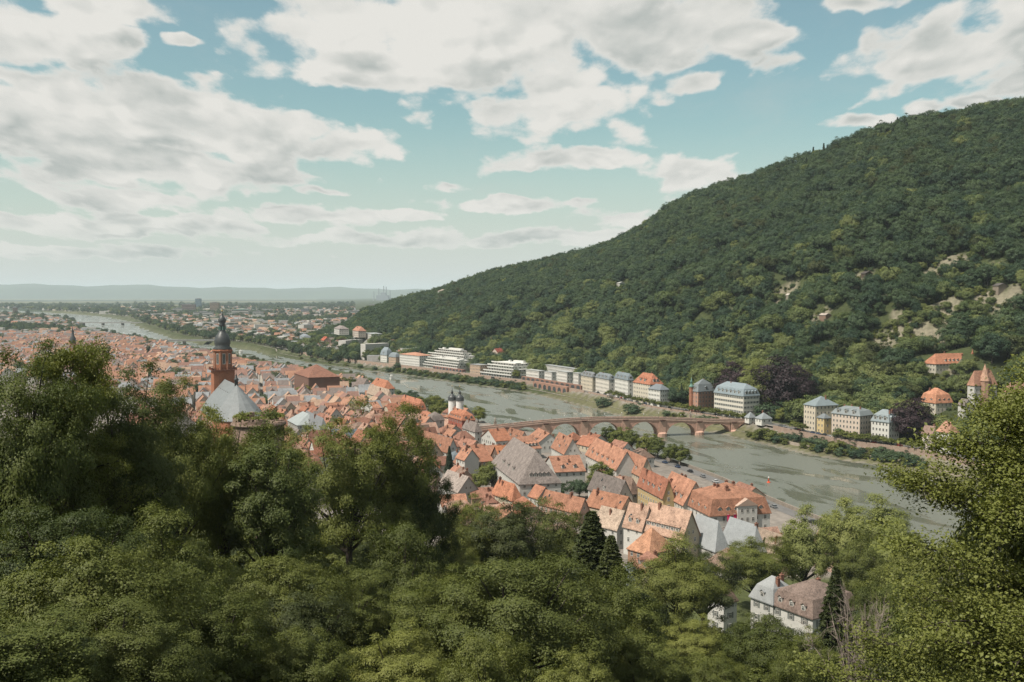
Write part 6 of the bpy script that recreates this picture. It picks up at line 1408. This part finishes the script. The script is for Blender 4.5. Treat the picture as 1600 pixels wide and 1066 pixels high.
for i in IND:
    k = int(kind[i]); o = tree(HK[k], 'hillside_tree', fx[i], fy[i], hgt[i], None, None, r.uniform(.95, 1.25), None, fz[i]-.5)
    near = min(NLAND, key=lambda e: math.hypot(e[1]-fx[i], e[2]-fy[i]))[3]; a = adj[0 if k < 6 else 6 if k < 9 else 9 if k == 9 else 10 if k < 12 else 12]
    pend.setdefault((a, near), []).append((px_[i], o))
for (a, near), l in pend.items():
    l.sort(key=lambda e: e[0]); base = ' '.join(near.split()[:8])
    for j, (p, o) in enumerate(l):
        tag(o, (f'{a} slope tree near the {base}' if len(l) == 1 else f'{ordn[j]} {a} slope tree near the {base}'), 'tree', 'nearest trees of the wooded hillside')
def scatter(name, xyz, kind, scl, kinds, label, cat):
    me = bpy.data.meshes.new(name); me.vertices.add(len(xyz)); me.vertices.foreach_set('co', np.asarray(xyz, np.float32).ravel()); me.update()
    for nm, arr, ty in (('kind', kind, 'INT'), ('sc', scl, 'FLOAT'), ('rot', r.uniform(0, 6.28, len(xyz)), 'FLOAT')):
        a = me.attributes.new(nm, ty, 'POINT'); a.data.foreach_set('value', np.asarray(arr, np.int32 if ty == 'INT' else np.float32))
    o = obj(name, me); tag(o, label, cat, kind='stuff')
    ng = bpy.data.node_groups.new(name, 'GeometryNodeTree'); ng.interface.new_socket('Geometry', in_out='INPUT', socket_type='NodeSocketGeometry'); ng.interface.new_socket('Geometry', in_out='OUTPUT', socket_type='NodeSocketGeometry')
    N = ng.nodes.new; L = ng.links.new; gi = N('NodeGroupInput'); go = N('NodeGroupOutput'); jn = N('GeometryNodeJoinGeometry'); L(jn.outputs[0], go.inputs[0])
    def named(nm, ty): a = N('GeometryNodeInputNamedAttribute'); a.data_type = ty; a.inputs[0].default_value = nm; return a.outputs[0]
    kd = named('kind', 'INT'); sc = named('sc', 'FLOAT'); rt = named('rot', 'FLOAT'); cx = N('ShaderNodeCombineXYZ'); L(rt, cx.inputs[2])
    for i, k in enumerate(kinds):
        if not np.any(kind == i): continue
        cmp_ = N('FunctionNodeCompare'); cmp_.data_type = 'INT'; cmp_.operation = 'EQUAL'; L(kd, cmp_.inputs[2]); cmp_.inputs[3].default_value = i
        j2 = N('GeometryNodeJoinGeometry')
        for part in (0, 1):
            po = bpy.data.objects.new('proto_'+k, SP[k][part]); oi = N('GeometryNodeObjectInfo'); oi.inputs[0].default_value = po; oi.inputs[1].default_value = True; L(oi.outputs['Geometry'], j2.inputs[0])
        g2 = N('GeometryNodeGeometryToInstance'); L(j2.outputs[0], g2.inputs[0])
        ip = N('GeometryNodeInstanceOnPoints'); L(gi.outputs[0], ip.inputs['Points']); L(cmp_.outputs[0], ip.inputs['Selection']); L(g2.outputs[0], ip.inputs['Instance']); L(cx.outputs[0], ip.inputs['Rotation']); L(sc, ip.inputs['Scale']); L(ip.outputs[0], jn.inputs[0])
    md = o.modifiers.new('scatter', 'NODES'); md.node_group = ng; return o
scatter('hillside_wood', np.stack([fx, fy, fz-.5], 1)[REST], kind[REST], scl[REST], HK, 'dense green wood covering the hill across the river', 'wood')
def scrub():
    r3 = np.random.default_rng(61); xs, ys = [], []
    for (a, b, rx, ry) in PATCH:
        m = int(rx*ry*3.14*4/70)+4; t = r3.uniform(0, 6.28, m); q = np.sqrt(r3.random(m))*1.25; xs.append(a+rx*q*np.cos(t)); ys.append(b+ry*q*np.sin(t))
    for qx, qy in FRONT: m = 60; yy = r3.uniform(qy-45, qy+2, m); xs.append(((qx-800)/F+.012+r3.uniform(-.03, .03, m))*yy); ys.append(yy)
    x = np.concatenate(xs); y = np.concatenate(ys); z = height(x, y); keep = (patchval(x, y) < .75) | (r3.random(len(x)) < .4)
    for a, b, c in FOOT: keep &= np.hypot(x-a, y-b) > c*.9
    x, y, z = x[keep], y[keep], z[keep]
    scatter('hillside_scrub', np.stack([x, y, z-.2], 1), r3.choice([12, 13, 12, 6], len(x)), r3.uniform(.22, .75, len(x)), HK, 'low scrub and vines around the clearings of the hill', 'scrub')
    x = r3.uniform(-.6, .6, 5200); y = r3.uniform(32, 430, 5200); x = x*y; z, dS, dN, s_, di = height(x, y, True); k = (di > 3) & (np.hypot(x, y) > 26) & ~((x > 45) & (x < 110) & (y > 235))
    scatter('undergrowth', np.stack([x, y, z-.3], 1)[k], r3.choice([12, 12, 12], k.sum()), r3.uniform(.25, .6, k.sum()), HK, 'dense undergrowth between the trunks on the castle slope', 'undergrowth')
scrub()
def plain_trees():
    r2 = np.random.default_rng(44); m = 16000; y = 1350*(9000/1350)**r2.random(m); u = r2.uniform(-.56, -.05, m); x = u*y
    z, dS, dN, s, di = height(x, y, True); gr = np.sin(x/260+1)*np.sin(y/340)
    bankn = (dN > 8) & (dN < 90) & (y > 1500); banks = (dS > 12) & (dS < 60) & (y > 1800)
    ok = (((dS > 12) | (dN > 15)) & (z < 20)) & ((gr > .42) | (r2.random(m) < .30) | bankn | banks) & ~((dS > 0) & (y < 2150) & (dS < 620) & (r2.random(m) < .93))
    tp = np.array([pix(a, b, c+9) for a, b, c in zip(x, y, z)]); ok &= ~((dS > 0) & (tp[:, 1] < bankpy(tp[:, 0])+1))
    x, y, z = x[ok], y[ok], z[ok]; k = r2.choice([0, 1, 2, 3, 4, 6, 7, 9], len(x)); sc = r2.uniform(.7, 1.15, len(x))*(1+np.maximum(0, y-3000)/5000)
    scatter('plain_trees', np.stack([x, y, z], 1), k, sc, HK, 'scattered trees and groves between the far houses on the plain', 'trees')
plain_trees()
for i, (px, py, h, k, lab) in enumerate([(675,447,22,'poplar','dark poplar standing out on the left end of the ridge'),(690,452,12,'hill1','tree beside the white hilltop house')]):
    p = hit(px, py+16, 1500, 2600); tree(k, 'ridge_tree', p.x, p.y, h*1.2, lab, 'trees on the ridge end')

# ------------------------------------------------------------------ cars, boat, buoy
def car_meshes():
    mb = MB()      # body: profile along x, 4.3 m long, with rounded ends
    prof = [(-2.15,.35),(-2.15,.72),(-2.0,.86),(-1.15,.95),(-.95,.98),(1.0,.98),(1.35,.92),(2.0,.80),(2.15,.62),(2.15,.35)]
    n = len(prof); hw = .86
    for y in (-hw, hw): mb.v += [(x, y, z) for x, z in prof]
    for i in range(n): j = (i+1) % n; mb.f.append([i, j, n+j, n+i][::-1]); mb.m.append(0)
    mb.f.append(list(range(n))); mb.f.append([n+i for i in range(n)][::-1]); mb.m += [0, 0]
    body = mb.mesh('body', M['paint'])
    mb = MB(); lo = [(-1.85,.9),(1.05,.9)]; hi = [(-1.45,1.42),(.35,1.45)]
    mb.v = [(lo[0][0],-.80,.93),(lo[1][0],-.80,.95),(lo[1][0],.80,.95),(lo[0][0],.80,.93),(hi[0][0],-.64,1.42),(hi[1][0],-.64,1.45),(hi[1][0],.64,1.45),(hi[0][0],.64,1.42)]
    mb.f = [[0,1,5,4],[1,2,6,5],[2,3,7,6],[3,0,4,7]]; mb.m = [0]*4; cab = mb.mesh('windows', M['glass'])
    mb = MB(); mb.box(-1.47,.37,-.66,.66,1.42,1.50); roof = mb.mesh('roof', M['paint'])
    mb = MB(); k = 12
    for y in (-.11, .11): mb.v += [(.33*math.cos(i*2*math.pi/k), y, .33*math.sin(i*2*math.pi/k)) for i in range(k)]
    for i in range(k): mb.f.append([i, (i+1) % k, k+(i+1) % k, k+i]); mb.m.append(0)
    mb.f += [list(range(k))[::-1], [k+i for i in range(k)]]; mb.m += [0, 0]; wheel = mb.mesh('wheel', M['rubber'])
    return body, cab, roof, wheel
CARM = car_meshes()
CC = [((.60,.60,.60), 'white'), ((.03,.03,.035), 'black'), ((.25,.26,.27), 'silver'), ((.42,.05,.03), 'red'), ((.05,.08,.16), 'dark blue'), ((.12,.12,.12), 'grey')]
def car(x, y, z, rz, ci):
    o = empty('parked_car', (x, y, z), rz); col = CC[ci][0]
    obj('body', CARM[0], o, color=col); obj('windows', CARM[1], o); obj('roof', CARM[2], o, color=col)
    for a in (-1.35, 1.35):
        for b in (-.80, .80): obj('wheel', CARM[3], o, (a, b, .33))
    return o
cr = random.Random(3); rows = {}
for px in list(range(690, 726, 7))+[862, 868, 935, 946, 972, 1010, 1048, 1072, 1100, 1122, 1140]+[1222, 1228, 1246, 1252, 1258, 1272, 1282, 1290, 1304, 1311, 1319, 1327, 1345, 1352, 1360, 1369, 1378, 1388, 1398, 1409, 1445, 1452, 1472, 1480]:
    q, d = nb_pt(px, 27.6 if px > 730 else 24.0); ci = cr.choices(range(6), [4, 3, 3, 1.2, 1, 2])[0]
    if px in (1369, 1409, 862): ci = 3
    o = car(q[0], q[1], 9.37, math.atan2(d[1], d[0])+(math.pi if cr.random() < .5 else 0)+cr.uniform(-.04, .04), ci)
    zone_ = 'in the arcade below the terraced flats' if px < 730 else 'on the riverside road left of the bridge' if px < 1160 else 'on the riverside road right of the bridge'
    rows.setdefault((CC[ci][1], zone_), []).append((px, o))
for (c, zn), l in rows.items():
    for j, (px, o) in enumerate(sorted(l, key=lambda e: e[0])):
        tag(o, f'{c} car parked {zn}' if len(l) == 1 else f'{ordn[j]} {c} car parked {zn}' + ('' if j == 0 else ', from left'), 'car', 'cars parked along the river road')
def buoy():
    p = at(1201, 754, .4); o = empty('river_buoy', (p.x, p.y, .3)); tag(o, 'small red river buoy floating right of the near bank', 'buoy')
    mb = MB(); mb.lathe([(.2,-.6),(1.0,-.2),(1.05,.35),(.6,.6),(.45,.7)], 14); obj('float', mb.mesh('float', M['buoy'], True), o)
    mb = MB(); mb.lathe([(.42,.65),(.3,2.2),(.2,2.6)], 10); obj('mast', mb.mesh('mast', M['buoy'], True), o)
    mb = MB(); mb.lathe([(.5,2.6),(.55,2.7),(.05,3.6)], 10); obj('top_mark', mb.mesh('top_mark', M['white'], True), o)
buoy()
def boat(px, py, label, L_=26):
    p = at(px, py, .4); o = empty('river_boat', (p.x, p.y, .2), math.radians(115)); tag(o, label, 'boat')
    mb = MB(); pts = [(-L_/2,2.4),(L_*.25,2.5),(L_*.42,1.4),(L_/2,0),(L_*.42,-1.4),(L_*.25,-2.5),(-L_/2,-2.4)]; n = len(pts)
    mb.v = [(x*.96, y*.85, -.4) for x, y in pts]+[(x, y, 1.5) for x, y in pts]; mb.f = [[i, (i+1) % n, n+(i+1) % n, n+i] for i in range(n)][::1]+[[n+i for i in range(n)]]; mb.m = [0]*len(mb.f); obj('hull', mb.mesh('hull', M['white']), o)
    mb = MB(); mb.box(-L_*.42, L_*.22, -1.9, 1.9, 1.5, 3.6); obj('cabin', mb.mesh('cabin', M['white']), o)
    for s_ in (-1, 1): mb = MB(); mb.box(-L_*.40, L_*.20, s_*1.93-.03, s_*1.93+.03, 2.1, 3.1); obj('window_band', mb.mesh('window_band', M['glass']), o)
    mb = MB(); mb.box(-L_*.44, L_*.24, -2.1, 2.1, 3.6, 3.8); mb.box(-2, 2, -1.2, 1.2, 3.8, 5.4); obj('roof', mb.mesh('roof', M['white']), o)
boat(376, 551, 'white passenger boat moored at the far river bend')
boat(612, 592, 'small white motor boat on the river below the arcade', 9)

# ------------------------------------------------------------------ bridge lamps and quay cars
def lamp(x, y, z, label):
    o = empty('street_lamp', (x, y, z)); tag(o, label, 'street lamp', 'lamps on the old bridge')
    mb = MB(); mb.lathe([(.16,0),(.14,.5),(.07,.6),(.05,3.6)], 8); obj('post', mb.mesh('post', M['lead']), o)
    mb = MB(); mb.lathe([(.10,3.6),(.24,3.8),(.28,4.3),(.05,4.6)], 8); obj('lantern', mb.mesh('lantern', M['white']), o)
for i, px in enumerate((800, 826, 851, 880, 911, 943, 975, 1004, 1033, 1062, 1091, 1118, 1145, 1165)):
    s_ = bs(px); tz_ = float(np.interp(px, [735,750,838,892,930,969,1037,1088,1138,1178], [10.9,11.4,14.4,15.6,15.8,15.5,14.2,12.5,10.9,10.4])); sd = 1 if i % 2 else -1
    w = BA+BD*s_+BN*(3.6*sd); lamp(w.x, w.y, tz_-1.15, f'{ordn[i].replace("leftmost", "first")} bridge lamp counted from the town end')
qr = offset(SR, -10.3); k = 0; lst = []
for j in range(4, len(qr)-12, 2):
    if cr.random() < .62:
        d = qr[j+1]-qr[j]; ci = cr.choices(range(6), [4, 3, 3, 1, 1, 2])[0]; o = car(qr[j][0], qr[j][1], 8.17, math.atan2(d[1], d[0]), ci); lst.append((qr[j][1], CC[ci][1], o))
by = {}
for y, c, o in lst: by.setdefault(c, []).append((y, o))
for c, l in by.items():
    for j, (y, o) in enumerate(sorted(l, key=lambda e: e[0])): tag(o, f'{ordn[j].replace("leftmost", "nearest")} {c} car on the quay road' + ('' if j == 0 else ', counted from the near end'), 'car', 'cars on the quay road')
